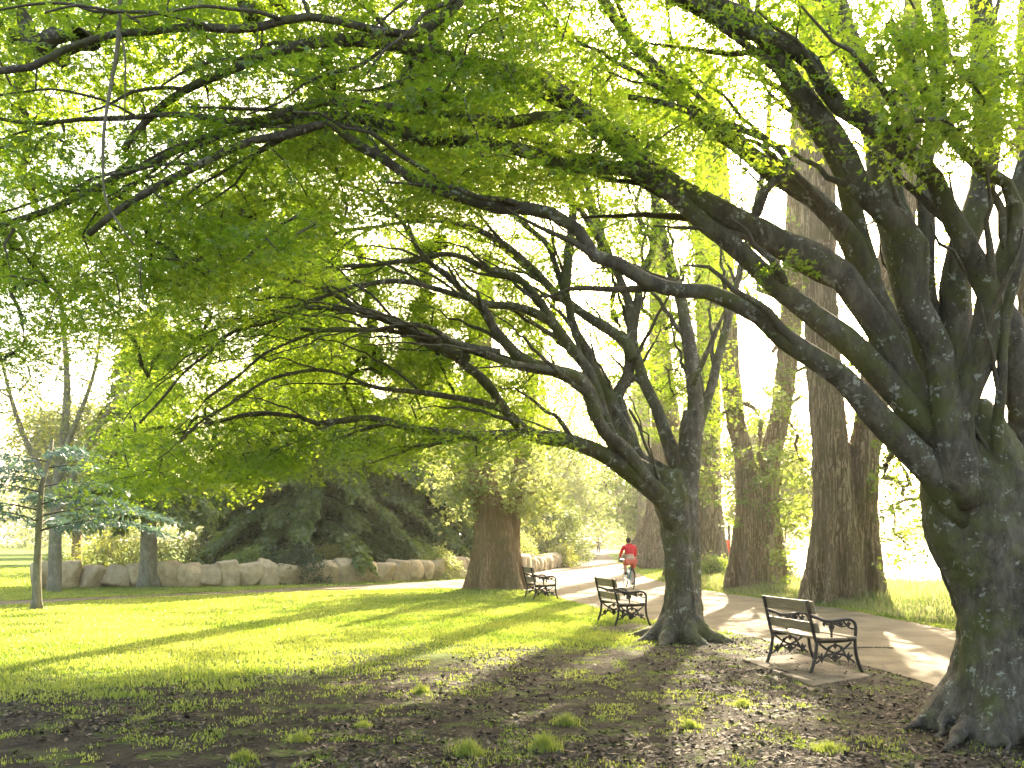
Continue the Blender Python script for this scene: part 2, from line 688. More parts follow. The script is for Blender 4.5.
near_edge = [(5.9, 3.0), (5.2, 6), (4.75, 9), (4.5, 11.2), (3.9, 15.2), (2.65, 18), (1.45, 23.5), (.95, 27.4), (-.2, 28.9), (-2.4, 29.2), (-6.5, 27.6), (-10, 24.9), (-12.4, 21.7), (-30, 8)]
far_edge = [(-31, 10.5), (-13.2, 23.6), (-10.4, 26.2), (-8, 28.9), (-4.4, 33), (-1.4, 37.5), (1.2, 46), (3.3, 65), (7.2, 110), (18, 220), (24, 220), (11.5, 110), (7, 58), (5.7, 38), (5.75, 30.5), (6.4, 27.2), (7.1, 23.4), (7.7, 20.5), (7.8, 15.7), (8.0, 11), (8.6, 3)]
PATH = near_edge + far_edge
flat_poly('path', PATH, .006, path_mat, 'tan tarmac path curving between benches and lime trees', jitter=.16)


def sphere_dist(x, y, c, r):
    return np.hypot(x - c[0], y - c[1]) < r


# ------------------------------------------------------------------ grass blades
def blades(mb, x, y, h, wd, lean=.5, rng=RNG, z=0.0, rv=None):
    k = len(x)
    az = rng.random(k) * 2 * PI
    fa = rng.random(k) * PI
    ln = np.abs(rng.normal(0, lean, k))
    base = np.stack([x, y, np.full(k, z - .004)], 1)
    sx = np.stack([np.cos(fa), np.sin(fa), np.zeros(k)], 1) * (wd / 2)[:, None]
    lean_v = np.stack([np.cos(az) * ln, np.sin(az) * ln, np.ones(k)], 1)
    mid = base + lean_v * (h * .55)[:, None] * [.5, .5, 1]
    tip = base + unit(lean_v) * h[:, None]
    v = np.stack([base - sx, base + sx, mid + sx * .7, tip, mid - sx * .7], 1).reshape(-1, 3)
    i = np.arange(k)[:, None] * 5
    rv = rng.random(k) if rv is None else rv
    mb.add(v, i + np.array([[0, 1, 2, 4]]), i + np.array([[4, 2, 3]]), np.repeat(rv, 5))


def pathmask(x, y, grow_=0.0):
    m = inside(PATH, x, y)
    if grow_:
        m |= poly_dist(PATH, x, y) < grow_
    return m


rng = np.random.default_rng(21)
mb = MB()
K = 620000
Y = 5.2 + (31 - 5.2) * rng.random(K) ** 1.35
X = (rng.random(K) * 2 - 1) * (.60 * Y + 1.0)
e = Y - yb(X)
gd = np.clip(.5 + (e + (fbm(X * .55, Y * .55, 40) - .5) * 6 + (fbm(X * 2.6, Y * 2.6, 41) - .5) * 5) * .30, 0, 1)
tuft = fbm(X * 3.6, Y * 3.6, 60)
pat = np.clip((tuft - .56) * 7, 0, 1) * .55
dens = np.maximum(gd ** 1.5, pat * np.clip(1.0 - (.0 * Y), 0, 1))
dens = np.where((X > 3.0) & (Y < 11), dens * .35, dens)
keep = (rng.random(K) < dens) & ~pathmask(X, Y)
X, Y, gdk = X[keep], Y[keep], gd[keep]
hh = (.030 + .045 * rng.random(len(X))) * (.75 + .6 * fbm(X * 1.3, Y * 1.3, 70)) * (.45 + .55 * gdk)
ww = .0045 + .0011 * Y * (0.7 + .6 * rng.random(len(X)))
blades(mb, X, Y, hh, ww, .55, rng, rv=np.clip(.5 + 1.5 * (fbm(X * .6, Y * .6, 80) - .5) + .9 * (fbm(X * 2.7, Y * 2.7, 81) - .5) + rng.normal(0, .2, len(X)), 0, 1))
# behind the path on the right, and the strip in front of the boulders
K = 60000
Y = 24 + 30 * rng.random(K)
X = (rng.random(K) * 2 - 1) * (.6 * Y)
keep = ~pathmask(X, Y) & ~inside(LAKE, X, Y) & (X < 12)
X, Y = X[keep], Y[keep]
blades(mb, X, Y, .05 + .05 * rng.random(len(X)), .035 + .03 * rng.random(len(X)), .5, rng)
o = mb.build('grass', M['grass'], smooth=False, attr=True)
tag(o, 'short bright green lawn grass thinning into bare soil', kind='stuff')

# long wild grass on the lime bank
mb = MB()
K = 95000
Y = 17 + 19 * rng.random(K)
X = 4.6 + 10.5 * rng.random(K)
nz = fbm(X * .9, Y * .9, 90)
dp = poly_dist(PATH, X, Y)
keep = ~pathmask(X, Y) & ~inside(LAKE, X, Y) & (nz > .33) & (dp > .12)
X, Y, nz, dp = X[keep], Y[keep], nz[keep], dp[keep]
blades(mb, X, Y, (.16 + .42 * rng.random(len(X)) * np.clip(dp / 1.2, .25, 1)) * (nz + .25), .018 + .016 * rng.random(len(X)), .45, rng)
o = mb.build('long_grass', M['wild_grass'], smooth=False, attr=True)
tag(o, 'long pale grass and weeds along the bank below the limes', kind='stuff')

# leaf litter and bark chips on the soil
mb = MB()
K = 120000
Y = 5.2 + 11 * rng.random(K) ** 1.3
X = (rng.random(K) * 2 - 1) * (.62 * Y + .6)
e = Y - yb(X)
keep = ~pathmask(X, Y) & (e + (fbm(X * .7, Y * .7, 44) - .5) * 5 < .6) & (rng.random(K) < .08 + 2.6 * np.clip(fbm(X * .9, Y * .9, 15) - .25, 0, 1) ** 1.6)
X, Y = X[keep], Y[keep]
k = len(X)
N = unit(np.array([0, 0, 1.0]) + rng.normal(0, .35, (k, 3)))
d = rng.normal(0, 1, (k, 3))
d = unit(d - N * (d * N).sum(1, keepdims=True))
s = np.cross(N, d)
L = (.010 + .028 * rng.random(k) ** 2)[:, None]
W = L * (.25 + .5 * rng.random(k))[:, None]
c = np.stack([X, Y, .006 + .010 * rng.random(k)], 1)
v = np.stack([c - d * L, c + s * W, c + d * L, c - s * W], 1).reshape(-1, 3)
mb.add(v, np.arange(k * 4).reshape(-1, 4), attr=np.repeat(rng.random(k), 4))
n = NT('dead_leaf')
n.bsdf(n.ramp(n.attr('rnd'), [(.0, (.016, .012, .009)), (.6, (.055, .041, .027)), (.85, (.12, .088, .056)), (1.0, (.24, .18, .115))]), .8)
for _ in range(420):
    yy = 5.3 + 9 * rng.random() ** 1.3
    xx = (rng.random() * 2 - 1) * (.6 * yy + .5)
    if pathmask(np.array([xx]), np.array([yy]))[0] or yy > yb(xx) + .5:
        continue
    ln, aa = .05 + .22 * rng.random() ** 2, rng.random() * 6.28
    dx, dy = math.cos(aa) * ln, math.sin(aa) * ln
    mb.tube([(xx, yy, .008), (xx + dx * .5 + rng.normal(0, .01), yy + dy * .5, .014), (xx + dx, yy + dy, .007)], [.004, .0035, .002], 5)
    mb.a[-1][:] = .55 * rng.random()
o = mb.build('leaf_litter', n.m, smooth=False, attr=True)
tag(o, 'brown fallen leaves and bark chips scattered over bare soil', kind='stuff')

# individual taller tufts
TUFTS = [(545, 750, .15, .17, 'tall bright tuft of grass nearest the bottom middle of the bare soil'),
         (468, 754, .17, .15, 'wide bright grass tuft left of the tallest tuft in the soil'),
         (566, 724, .15, .12, 'grass tuft just behind the tallest tuft on bare soil'),
         (421, 693, .13, .12, 'small grass tuft in shade at the lawn edge, straight ahead'),
         (300, 741, .15, .09, 'low spreading grass tuft on the dark soil at left'),
         (243, 760, .12, .10, 'short clump of grass at the bottom edge, furthest left tuft'),
         (363, 727, .10, .08, 'tiny grass clump between the low spreading tuft and wide bright tuft'),
         (742, 706, .16, .09, 'grass clump in shade in front of the near bench'),
         (829, 751, .20, .09, 'broad low grass clump close to the roots of the near maple'),
         (690, 727, .12, .08, 'grass clump in the shadow of the forked maple trunk')]
for px, py, r, h, lab in TUFTS:
    x, y = G(px, py)
    k = int(260 + 900 * r)
    rr = np.abs(rng.normal(0, .5, k)) * r
    th = rng.random(k) * 2 * PI
    t_ = MB()
    X, Y = rr * np.cos(th), rr * np.sin(th) * .8
    hgt = h * (.35 + .75 * rng.random(k)) * np.clip(1.1 - rr / r * .6, .2, 1)
    blades(t_, X, Y, hgt, .005 + .004 * rng.random(k), .55, rng, rv=.35 + .65 * rng.random(k))
    o = t_.build('grass_tuft', M['grass'], smooth=False, attr=True)
    o.location = (x, y, 0)
    tag(o, lab, 'grass tuft', 'grass tufts on the bare soil')


# ------------------------------------------------------------------ maples
def limb_path(pix, Y0, Y1, bow=0.0, step=.16, seed=0):
    pix = np.asarray(pix, float)
    seg = np.concatenate([[0], np.cumsum(np.linalg.norm(np.diff(pix, axis=0), axis=1))])
    t = seg / seg[-1]
    Y = Y0 + (Y1 - Y0) * t + bow * np.sin(PI * t)
    p = np.array([P(a, b, c) for (a, b), c in zip(pix, Y)])
    p = smooth_path(p, step)
    rs = np.random.default_rng(seed)
    ph = rs.random((4, 3)) * 6.28
    q = np.linspace(0, 1, len(p))[:, None]
    L = np.linalg.norm(np.diff(p, axis=0), axis=1).sum()
    amp = .010
    p = p + amp * (np.sin(q * L * 3.1 + ph[0]) + np.sin(q * L * 6.7 + ph[1])) * np.minimum(1, q * 6)
    return p


def limb_rad(n, r0, r1, pw=.8, seed=0):
    t = np.linspace(0, 1, n)
    rs = np.random.default_rng(seed)
    ph = rs.random(3) * 6.28
    r = r1 + (r0 - r1) * (1 - t) ** pw
    k = 1 + .05 * np.sin(17 * t + ph[0]) + .05 * np.sin(41 * t + ph[1])
    for c_ in rs.random(5):
        k = k + .22 * rs.random() * np.exp(-((t - c_) / .012) ** 2)
    return r * k


def build_maple(name, base, label, trunks, limbs, stub_len, voxel, roots, attract, leaf_n, leaf_size, spray_R, lobes, group=None, disp=.05, seed=1, extend=lambda p: p, thick=1.0, child_from=.22, child_len=1.0):
    root = empty(name, (base[0], base[1], 0), label, 'tree', group)
    og = np.array([base[0], base[1], 0])
    mb = MB()
    for i, (pp, rr, fl) in enumerate(trunks):
        pp = smooth_path(pp, .12)
        r = np.interp(np.linspace(0, 1, len(pp)), np.linspace(0, 1, len(rr)), rr)
        mb.tube(pp, r, 40, fluted(.07 * fl, 3, seed + i, .05 * fl, 8, .30 * fl, 5))
    for pp, rr in roots:
        pp = smooth_path(pp, .1)
        r = np.interp(np.linspace(0, 1, len(pp)), np.linspace(0, 1, len(rr)), rr)
        mb.tube(pp, r, 10)
    nodes, nrad, children = [], [], []
    limb_objs = []
    for i, (pix, Y0, Y1, r0, r1, bow) in enumerate(limbs):
        pix = extend(pix)
        r0 *= thick
        p = limb_path(pix, Y0, Y1, bow, .14, seed * 50 + i)
        r = limb_rad(len(p), r0, r1, 1.8, i)
        k = max(4, int(stub_len / .14))
        k = min(k, len(p) - 2)
        fl = np.minimum(1.05, .55 + .12 * np.arange(k))
        mb.tube(p[:k], r[:k] * fl, 14)
        l = MB()
        j = max(0, k - 4)
        l.tube(p[j:], r[j:] * np.concatenate([np.linspace(.9, 1.02, min(5, len(r) - j)), np.ones(max(0, len(r) - j - 5))])[:len(r) - j], 12,
               lambda t, th, i=i: 1 + .07 * np.cos(2 * th + 7 * t + i) + .04 * np.cos(5 * th - 11 * t))
        limb_objs.append(l)
        rb = np.random.default_rng(seed * 77 + i)
        seg = np.linalg.norm(np.diff(p, axis=0), axis=1).mean()
        q = int(child_from * len(p)) + rb.integers(0, 4)
        while q < len(p) - 4:
            t_ = q / len(p)
            tg = unit(p[min(q + 2, len(p) - 1)] - p[q - 2])
            side = unit(np.cross(tg, rb.normal(0, 1, 3) * [.5, .5, 1.0] + [0, 0, .4 * rb.choice([-1, 1])]))
            dv = unit(tg * 1.0 + side * rb.uniform(.35, .85) + np.array([0, 0, .10]))
            Lb = (.9 + 2.0 * (1 - t_) * rb.random() + .5 * rb.random()) * child_len
            kk = max(5, int(Lb / .16))
            u_ = np.linspace(0, 1, kk)[:, None]
            bp = p[q] + dv * Lb * u_ + (tg - dv) * (Lb * .35) * u_ ** 2 + np.array([0, 0, -.16 * Lb]) * u_ ** 2
            bp = bp + rb.normal(0, .02, bp.shape) * np.minimum(1, u_ * 3)
            bp = smooth_path(bp, .09)
            br_ = np.linspace(min(r[q] * .55, .045), .007, len(bp))
            children.append((bp, br_))
            nodes.append(bp[2:])
            nrad.append(br_[2:])
            q += max(3, int(rb.uniform(.45, .9) / seg))
        s0 = int(.18 * len(p))
        nodes.append(p[s0:])
        nrad.append(r[s0:])
    o = mb.build('trunk', M['maple_bark'], root, origin=og)
    add_remesh(o, voxel, 7, disp, .35, disp * .5)
    for l in limb_objs:
        lo = l.build('limb', M['maple_bark'], root, origin=og)
    nodes, nrad = np.vstack(nodes), np.concatenate(nrad)
    ch = grow(nodes, nrad, attract, .3, .10, rng=np.random.default_rng(seed + 5), r0=.0050)
    tw = twig_mesh(ch)
    for bp, br_ in children:
        tw.tube(bp, br_, 6, caps=False)
    tw.build('twigs', M['twig_bark'], root, origin=og)
    rs = np.random.default_rng(seed + 9)
    cr = MB()
    A = np.asarray(attract)
    add_leaves(cr, A, leaf_n, spray_R * (.7 + .6 * rs.random(len(A))), leaf_size, lobes, .35, .42, .10, .36, rng=rs, hang=.25)
    # leaves on the outer part of each twig as well
    mid = np.array([pp[-2] for pp, rr in ch if len(pp) > 2])
    add_leaves(cr, mid, max(8, leaf_n // 4), spray_R * .6, leaf_size, lobes, .35, .45, .15, .36, rng=rs, hang=.25)
    cr.build('crown', M['maple_leaf'], root, smooth=False, origin=og, attr=True)
    return root


def sample_poly(poly, m, rng, dens=None):
    poly = np.asarray(poly, float)
    lo, hi = poly.min(0), poly.max(0)
    out = np.zeros((0, 2))
    while len(out) < m:
        q = lo + (hi - lo) * rng.random((m * 3, 2))
        q = q[inside(poly, q[:, 0], q[:, 1])]
        if dens is not None:
            q = q[rng.random(len(q)) < dens(q[:, 0], q[:, 1])]
        out = np.vstack([out, q])
    return out[:m]


def to_world(q, Y):
    return np.stack([(q[:, 0] - HX) / F * Y, Y, CAMZ + (HY - q[:, 1]) / F * Y], 1)


# ---- forked maple in the middle
rs = np.random.default_rng(5)
YC = 14.4
trunkC = [([P(676, 645, YC), P(681, 622, YC), P(683, 600, YC), P(682, 570, YC), P(678, 530, YC), P(672, 500, YC), P(668, 470, YC)], [.38, .30, .255, .24, .27, .31, .23], 1.0),
          ([P(690, 642, YC + .1), P(692, 600, YC + .1), P(691, 550, YC + .1), P(688, 500, YC + .1), P(690, 450, YC + .1), P(693, 410, YC + .1)], [.24, .165, .14, .165, .20, .15], .8)]
rootsC = []
for ang, ln in ((2.5, 1.1), (3.3, .9), (4.0, 1.0), (4.9, .8), (5.7, .9), (.4, .8), (1.5, .7)):
    bx, by = (682 - HX) / F * YC, YC
    rootsC.append(([np.array([bx + math.cos(ang) * .22, by + math.sin(ang) * .22, .28]), np.array([bx + math.cos(ang) * .45, by + math.sin(ang) * .45, .10]), np.array([bx + math.cos(ang + .2) * ln, by + math.sin(ang + .2) * ln, -.05])], [.17, .10, .04]))
limbsC = [
    ([(668, 505), (650, 488), (628, 470), (597, 450), (564, 440), (530, 435), (486, 436), (452, 433), (418, 430), (391, 423), (360, 418), (318, 423), (298, 416), (278, 414), (244, 416), (205, 424)], 14.3, 12.6, .21, .025, 0),
    ([(665, 500), (645, 477), (624, 450), (604, 430), (591, 399), (580, 379), (550, 372), (530, 369), (489, 355), (458, 345), (435, 331), (405, 325), (360, 330), (300, 330)], 14.3, 12.2, .17, .025, 0),
    ([(560, 440), (530, 435), (506, 409), (486, 382), (465, 365), (448, 352), (428, 345), (404, 328), (370, 314), (340, 298), (300, 282), (250, 272), (200, 300)], 14.1, 12.2, .12, .022, -.2),
    ([(598, 418), (588, 392), (580, 379), (530, 362), (509, 345), (492, 328), (482, 308), (462, 291), (445, 274), (425, 257), (414, 240), (385, 205), (340, 180)], 14.2, 12.8, .15, .025, .2),
    ([(672, 490), (652, 475), (628, 460), (607, 430), (597, 392), (584, 365), (567, 342), (550, 321), (543, 304), (516, 277), (492, 270), (450, 255), (400, 262), (330, 268), (250, 290)], 14.5, 13.2, .17, .025, .3),
    ([(675, 500), (651, 478), (628, 443), (611, 403), (591, 359), (574, 328), (560, 274), (543, 240), (507, 213), (483, 193), (457, 173), (420, 140)], 14.5, 15.0, .18, .03, .2),
    ([(565, 290), (570, 240), (573, 200), (557, 167), (527, 120), (500, 90), (470, 60)], 14.6, 15.5, .10, .03, 0),
    ([(672, 480), (650, 465), (635, 455), (618, 399), (628, 375), (631, 342), (628, 301), (618, 274), (600, 230), (585, 180), (560, 120)], 14.6, 15.8, .19, .04, .1),
    ([(632, 360), (628, 345), (611, 331), (584, 315), (560, 296), (520, 262), (480, 232), (440, 225)], 14.7, 16.2, .13, .03, 0),
    ([(680, 480), (672, 457), (665, 430), (645, 382), (633, 342), (640, 290), (655, 230), (650, 170), (640, 110)], 14.6, 16.0, .15, .04, 0),
    ([(688, 470), (692, 440), (695, 400), (691, 360), (685, 320), (672, 270), (660, 220), (648, 180), (620, 120), (590, 60)], 14.5, 15.6, .19, .04, 0),
    ([(668, 500), (663, 490), (652, 460), (645, 443), (637, 425), (628, 410)], 14.2, 14.0, .06, .02, 0),
    ([(692, 385), (704, 357), (715, 335), (724, 314), (735, 292), (741, 274), (750, 235)], 14.4, 13.8, .06, .02, 0),
    ([(556, 328), (550, 321), (533, 312), (510, 306), (486, 304), (460, 297), (430, 286), (400, 281), (365, 284), (330, 296), (280, 310), (230, 335)], 14.3, 12.6, .085, .018, 0),
    ([(606, 265), (598, 235), (588, 205), (573, 167), (557, 140), (540, 103), (520, 67), (500, 30)], 14.8, 16.2, .075, .02, 0),
    ([(600, 240), (585, 215), (570, 197), (555, 175), (537, 147), (513, 117), (483, 93), (440, 70)], 14.6, 14.9, .06, .02, 0),
    ([(470, 358), (450, 352), (410, 330), (375, 314), (340, 308), (305, 308), (271, 321), (237, 331), (217, 345), (193, 365), (170, 388), (140, 425)], 13.1, 11.8, .065, .016, 0),
    ([(500, 352), (470, 346), (430, 338), (390, 332), (340, 328), (305, 336), (270, 352), (240, 374), (205, 400)], 13.4, 12.2, .06, .016, 0),
    ([(508, 412), (480, 402), (450, 398), (420, 392), (380, 388), (330, 372), (280, 376), (230, 402), (180, 440)], 13.7, 12.0, .06, .016, 0),
    ([(560, 300), (535, 270), (505, 245), (470, 228), (430, 220), (380, 226), (320, 238), (260, 262)], 14.6, 13.6, .07, .018, 0),
    ([(694, 440), (708, 400), (725, 330), (748, 240), (765, 160), (770, 90)], 14.7, 16.5, .12, .04, 0),
]
polyC = [(70, 500), (95, 455), (125, 410), (135, 340), (170, 270), (225, 190), (300, 120), (420, 80), (560, 60), (690, 60), (720, 160), (700, 270), (640, 250), (570, 290), (545, 360), (560, 425), (545, 448), (450, 458), (380, 462), (300, 474), (200, 488), (130, 497)]
qC = sample_poly(polyC, 1350, rs, lambda x, y: np.clip(1.15 - np.maximum(x - 430, 0) / 330, .45, 1) * np.where(y > 415, .5, 1))
YCs = 11.6 + 6.2 * rs.beta(1.7, 1.1, len(qC))
YCs = np.where(qC[:, 1] > 430, 11.5 + (YCs - 10.8) * .55, YCs)
midp = (qC[:, 0] > 270) & (qC[:, 0] < 600) & (qC[:, 1] > 220) & (qC[:, 1] < 425)
YCs = np.where(midp, np.maximum(YCs, 14.2 + 4 * rs.random(len(qC))), YCs)
aC = to_world(qC, YCs)
# lower rim hanging in front of the dark firs
qr = sample_poly([(85, 500), (120, 430), (300, 400), (540, 395), (545, 452), (420, 466), (300, 480), (180, 494)], 40, rs)
aC = np.vstack([aC, to_world(qr, 11.5 + 3.5 * rs.random(len(qr)))])
# top of the crown, above and behind, that shades the ground in front
qb = sample_poly([(400, 90), (730, 90), (730, 420), (650, 440), (570, 330), (420, 390)], 430, rs)
ql = sample_poly([(50, 190), (300, 140), (340, 330), (150, 345), (60, 330)], 190, rs)
aC = np.vstack([aC, to_world(ql, 11.0 + 3.5 * rs.random(len(ql)))])
aC = np.vstack([aC, to_world(qb, 15.5 + 4 * rs.random(len(qb)))])
topc = rs.random((70, 3)) * [10, 6, 2.5] + [-6.5, 11.5, 6.8]
aC = np.vstack([aC, topc])
qf = sample_poly([(95, 480), (135, 340), (230, 250), (420, 240), (540, 330), (548, 445), (420, 455), (300, 465), (180, 480)], 420, rs)
aC = np.vstack([aC, to_world(qf, np.where(qf[:, 1] < 425, 14.4, 12.5) + 4 * rs.random(len(qf)))])
build_maple('maple_tree', ((680 - HX) / F * YC, YC), 'forked maple with low sweeping limbs beside the middle bench', trunkC, limbsC, .7, .028, rootsC, aC, 98, .052, .46, LOB3, None, .05, 3, lambda p: [(p[0][0] * .45 + 682 * .55, p[0][1] * .45 + 545 * .55)] + list(p) if p[0][0] > 655 and p[0][1] > 430 else p, .92)

# ---- near maple at the right edge
YR = 7.6
trunkR = [([P(1003, 742, YR), P(1006, 715, YR), P(1008, 690, YR), P(1008, 640, YR), P(1003, 590, YR), P(992, 540, YR), P(977, 490, YR), P(962, 440, YR), P(955, 405, YR)], [.56, .48, .43, .41, .43, .47, .44, .36, .24], .85),
          ([P(1062, 745, YR + .25), P(1058, 690, YR + .25), P(1052, 600, YR + .2), P(1040, 520, YR + .2), P(1032, 450, YR + .2), P(1030, 400, YR + .2)], [.55, .42, .36, .30, .24, .17], .9)]
bx = (1005 - HX) / F * YR
rootsR = []
for ang, ln in ((3.0, .95), (3.35, .8), (3.7, 1.2), (4.1, .9), (4.5, 1.1), (4.9, .85), (5.4, 1.0), (2.5, .7)):
    rootsR.append(([np.array([bx + math.cos(ang) * .3, YR + math.sin(ang) * .3, .26]), np.array([bx + math.cos(ang) * .62, YR + math.sin(ang) * .62, .09]), np.array([bx + math.cos(ang + .15) * ln * .85, YR + math.sin(ang + .15) * ln * .85, .03]), np.array([bx + math.cos(ang + .1) * ln, YR + math.sin(ang + .1) * ln, -.06])], [.12, .07, .045, .02]))
limbsR = [
    ([(955, 505), (930, 470), (903, 443), (870, 409), (842, 379), (809, 355), (782, 336), (758, 314), (731, 301), (707, 292), (680, 291), (645, 281), (618, 265), (597, 258), (580, 230), (553, 213), (527, 207), (497, 207), (473, 200), (433, 188), (407, 177), (383, 160), (360, 147), (333, 123), (290, 133), (253, 140), (200, 162), (150, 190), (90, 235)], 7.4, 6.3, .155, .022, 0),
    ([(945, 440), (925, 425), (897, 396), (863, 358), (843, 338), (815, 318), (788, 294), (758, 267), (724, 240), (707, 228), (680, 203), (653, 183), (627, 170), (593, 167), (560, 163), (540, 153), (513, 147), (487, 143), (440, 142), (420, 140), (390, 127), (360, 120), (310, 116), (255, 124), (190, 145), (130, 172), (70, 200), (0, 226)], 7.4, 6.6, .165, .020, .1),
    ([(948, 480), (941, 455), (931, 430), (917, 403), (900, 369), (880, 328), (859, 298), (843, 277), (815, 260), (782, 247), (760, 232), (714, 208), (680, 190), (653, 170), (630, 150), (607, 133), (587, 117), (570, 103), (560, 90), (540, 77), (520, 73), (470, 62), (420, 50), (360, 42), (300, 44), (247, 63), (187, 90), (150, 120), (123, 150)], 7.5, 6.9, .215, .03, 0),
    ([(575, 110), (570, 117), (540, 117), (500, 123), (453, 118), (400, 108), (330, 100), (250, 120), (180, 118), (100, 117), (40, 122), (-30, 112)], 6.9, 6.5, .06, .014, 0),
    ([(910, 385), (895, 345), (876, 300), (866, 270), (848, 240), (830, 220), (812, 200), (787, 181), (754, 158), (724, 134), (690, 104), (680, 90), (667, 83), (647, 63), (623, 30), (607, 8), (580, -40)], 7.6, 7.4, .15, .04, .1),
    ([(958, 470), (951, 440), (947, 402), (937, 352), (917, 308), (915, 249), (895, 222), (868, 195), (848, 161), (831, 134), (814, 111), (798, 87), (781, 60), (764, 37), (747, 20), (715, 2), (680, -35), (620, -75), (550, -80), (495, -40), (450, 10), (410, 34), (370, 28), (310, 20), (260, 25), (193, 27), (150, 30), (117, 32), (67, 53), (33, 70), (-30, 68)], 7.3, 5.9, .15, .02, 0),
    ([(968, 480), (958, 440), (958, 416), (968, 386), (981, 358), (988, 325), (991, 294), (980, 275), (969, 255), (955, 228), (942, 198), (935, 178), (915, 158), (888, 138), (868, 121), (841, 104), (824, 84), (811, 64), (791, 50), (764, 38), (720, 20), (650, -20)], 7.42, 6.6, .175, .05, -.12),
    ([(990, 305), (993, 290), (1000, 272), (1012, 255), (1017, 228), (1017, 208), (1006, 185), (982, 171), (962, 151), (945, 128), (935, 110), (915, 70), (890, 20)], 7.12, 6.6, .11, .03, 0),
    ([(955, 420), (955, 385), (955, 330), (958, 270), (968, 230), (982, 190), (987, 150), (985, 60), (978, -30)], 7.9, 8.3, .19, .10, 0),
    ([(950, 440), (945, 405), (935, 370), (918, 320), (905, 270), (895, 220), (882, 160), (864, 90), (842, 30), (825, -30)], 7.8, 8.5, .22, .12, 0),
    ([(880, 335), (870, 290), (858, 228), (841, 175), (828, 148), (804, 111), (781, 67), (750, 20), (730, -40)], 7.7, 7.9, .13, .05, 0),
    ([(1016, 560), (1010, 520), (1004, 490), (1000, 450), (1001, 400), (1003, 350), (1008, 300), (1018, 250)], 7.5, 6.9, .06, .04, -.05),
    ([(1035, 470), (1030, 420), (1020, 380), (1008, 340), (1000, 290), (1012, 230), (1030, 150), (1040, 60)], 7.7, 7.9, .15, .08, 0),
    ([(764, 240), (757, 214), (768, 188), (791, 165), (761, 141), (734, 128), (700, 114), (670, 104), (630, 96)], 7.0, 7.0, .05, .02, 0),
    ([(950, 420), (935, 330), (925, 250), (926, 180), (933, 120), (940, 60), (935, 0)], 8.0, 8.2, .11, .06, 0),
]
rs = np.random.default_rng(8)
polyR = [(-60, -120), (1080, -120), (1080, 20), (960, 40), (860, 60), (760, 90), (690, 150), (600, 170), (500, 190), (380, 215), (300, 250), (230, 270), (120, 330), (30, 360), (-60, 370)]
qR = sample_poly(polyR, 980, rs, lambda x, y: np.clip(1.1 - np.maximum(x - 480, 0) / 400, .22, 1))
YRs = 6.1 + 4.2 * rs.random(len(qR))
aR = to_world(qR, YRs)
# leafy sprays low over the right-hand limbs
qs = sample_poly([(880, 20), (1030, 20), (1030, 150), (960, 150), (890, 110)], 34, rs)
aR = np.vstack([aR, to_world(qs, 6.0 + .9 * rs.random(len(qs)))])
qs = np.array([(720, 60), (775, 20), (735, 30), (820, 100), (690, 120), (760, 70), (640, 60), (850, 75), (905, 95), (870, 20), (700, 20), (655, 20), (800, 30), (830, 55), (760, 110), (745, 130), (860, 100), (900, 130), (700, 150), (660, 100), (690, 60), (950, 140), (620, 130), (800, 135), (780, 270), (740, 165), (930, 150), (850, 45)], float)
aR = np.vstack([aR, to_world(qs, 6.4 + .8 * rs.random(len(qs)))])
build_maple('maple_tree', ((1005 - HX) / F * YR, YR), 'large spreading maple with mossy fluted trunk at the right edge', trunkR, limbsR, .75, .024, rootsR, aR, 128, .045, .38, LOB3, None, .05, 6, lambda p: [(p[0][0] * .4 + 992 * .6, p[0][1] * .4 + 560 * .6)] + list(p) if p[0][1] > 400 and p[0][0] < 1010 else p, .86, .25, .75)


# ------------------------------------------------------------------ other trees
def simple_tree(name, label, cat, base, stems, stem_r, voxel, bark, limb_targets, clump, n_leaf, R, size, leaf, group=None, lobes=(0,), seed=1, droop=.3, flute=1.0, tilt=.6, flat=.35, flare=.35, disp=.06, nodes_from=.5, aspect=.55, shade=None, crown_name='crown'):
    """stems: polylines in world space; clump: spray centres"""
    root = empty(name, (base[0], base[1], 0), label, cat, group)
    og = np.array([base[0], base[1], 0])
    mb = MB()
    nodes, nr = [], []
    for i, (pp, rr) in enumerate(zip(stems, stem_r)):
        pp = smooth_path(pp, max(.15, voxel * 3))
        r = np.interp(np.linspace(0, 1, len(pp)), np.linspace(0, 1, len(rr)), rr)
        mb.tube(pp, r, 36 if voxel < .1 else 14, fluted(.07 * flute, 3, seed + i, .05 * flute, 9, flare * flute, 6))
        k = int(nodes_from * len(pp))
        nodes.append(pp[k:])
        nr.append(r[k:])
    o = mb.build('trunk', bark, root, origin=og)
    if voxel > 0:
        add_remesh(o, voxel, 1, disp, .4, disp * .4)
    nodes, nr = np.vstack(nodes), np.concatenate(nr)
    rs = np.random.default_rng(seed + 3)
    clump = np.asarray(clump, float)
    tg = clump[rs.permutation(len(clump))[:limb_targets]]
    ch = grow(nodes, nr, tg, .8, .05, rng=rs, r0=.012)
    twig_mesh(ch, 5).build('branchwork', bark, root, origin=og)
    cr = MB()
    add_leaves(cr, clump, n_leaf, R * (.6 + .8 * rs.random(len(clump))), size, lobes, droop, tilt, flat, aspect, rng=rs, hang=.3)
    cr.build(crown_name, leaf, root, smooth=False, origin=og, attr=True)
    return root


def ell(m, c, r, rng, shell=.55):
    d = unit(rng.normal(0, 1, (m, 3)))
    k = (shell + (1 - shell) * rng.random(m)) ** .7
    return np.asarray(c) + d * np.asarray(r) * k[:, None]


LIMES = 'old lime trees lining the path'


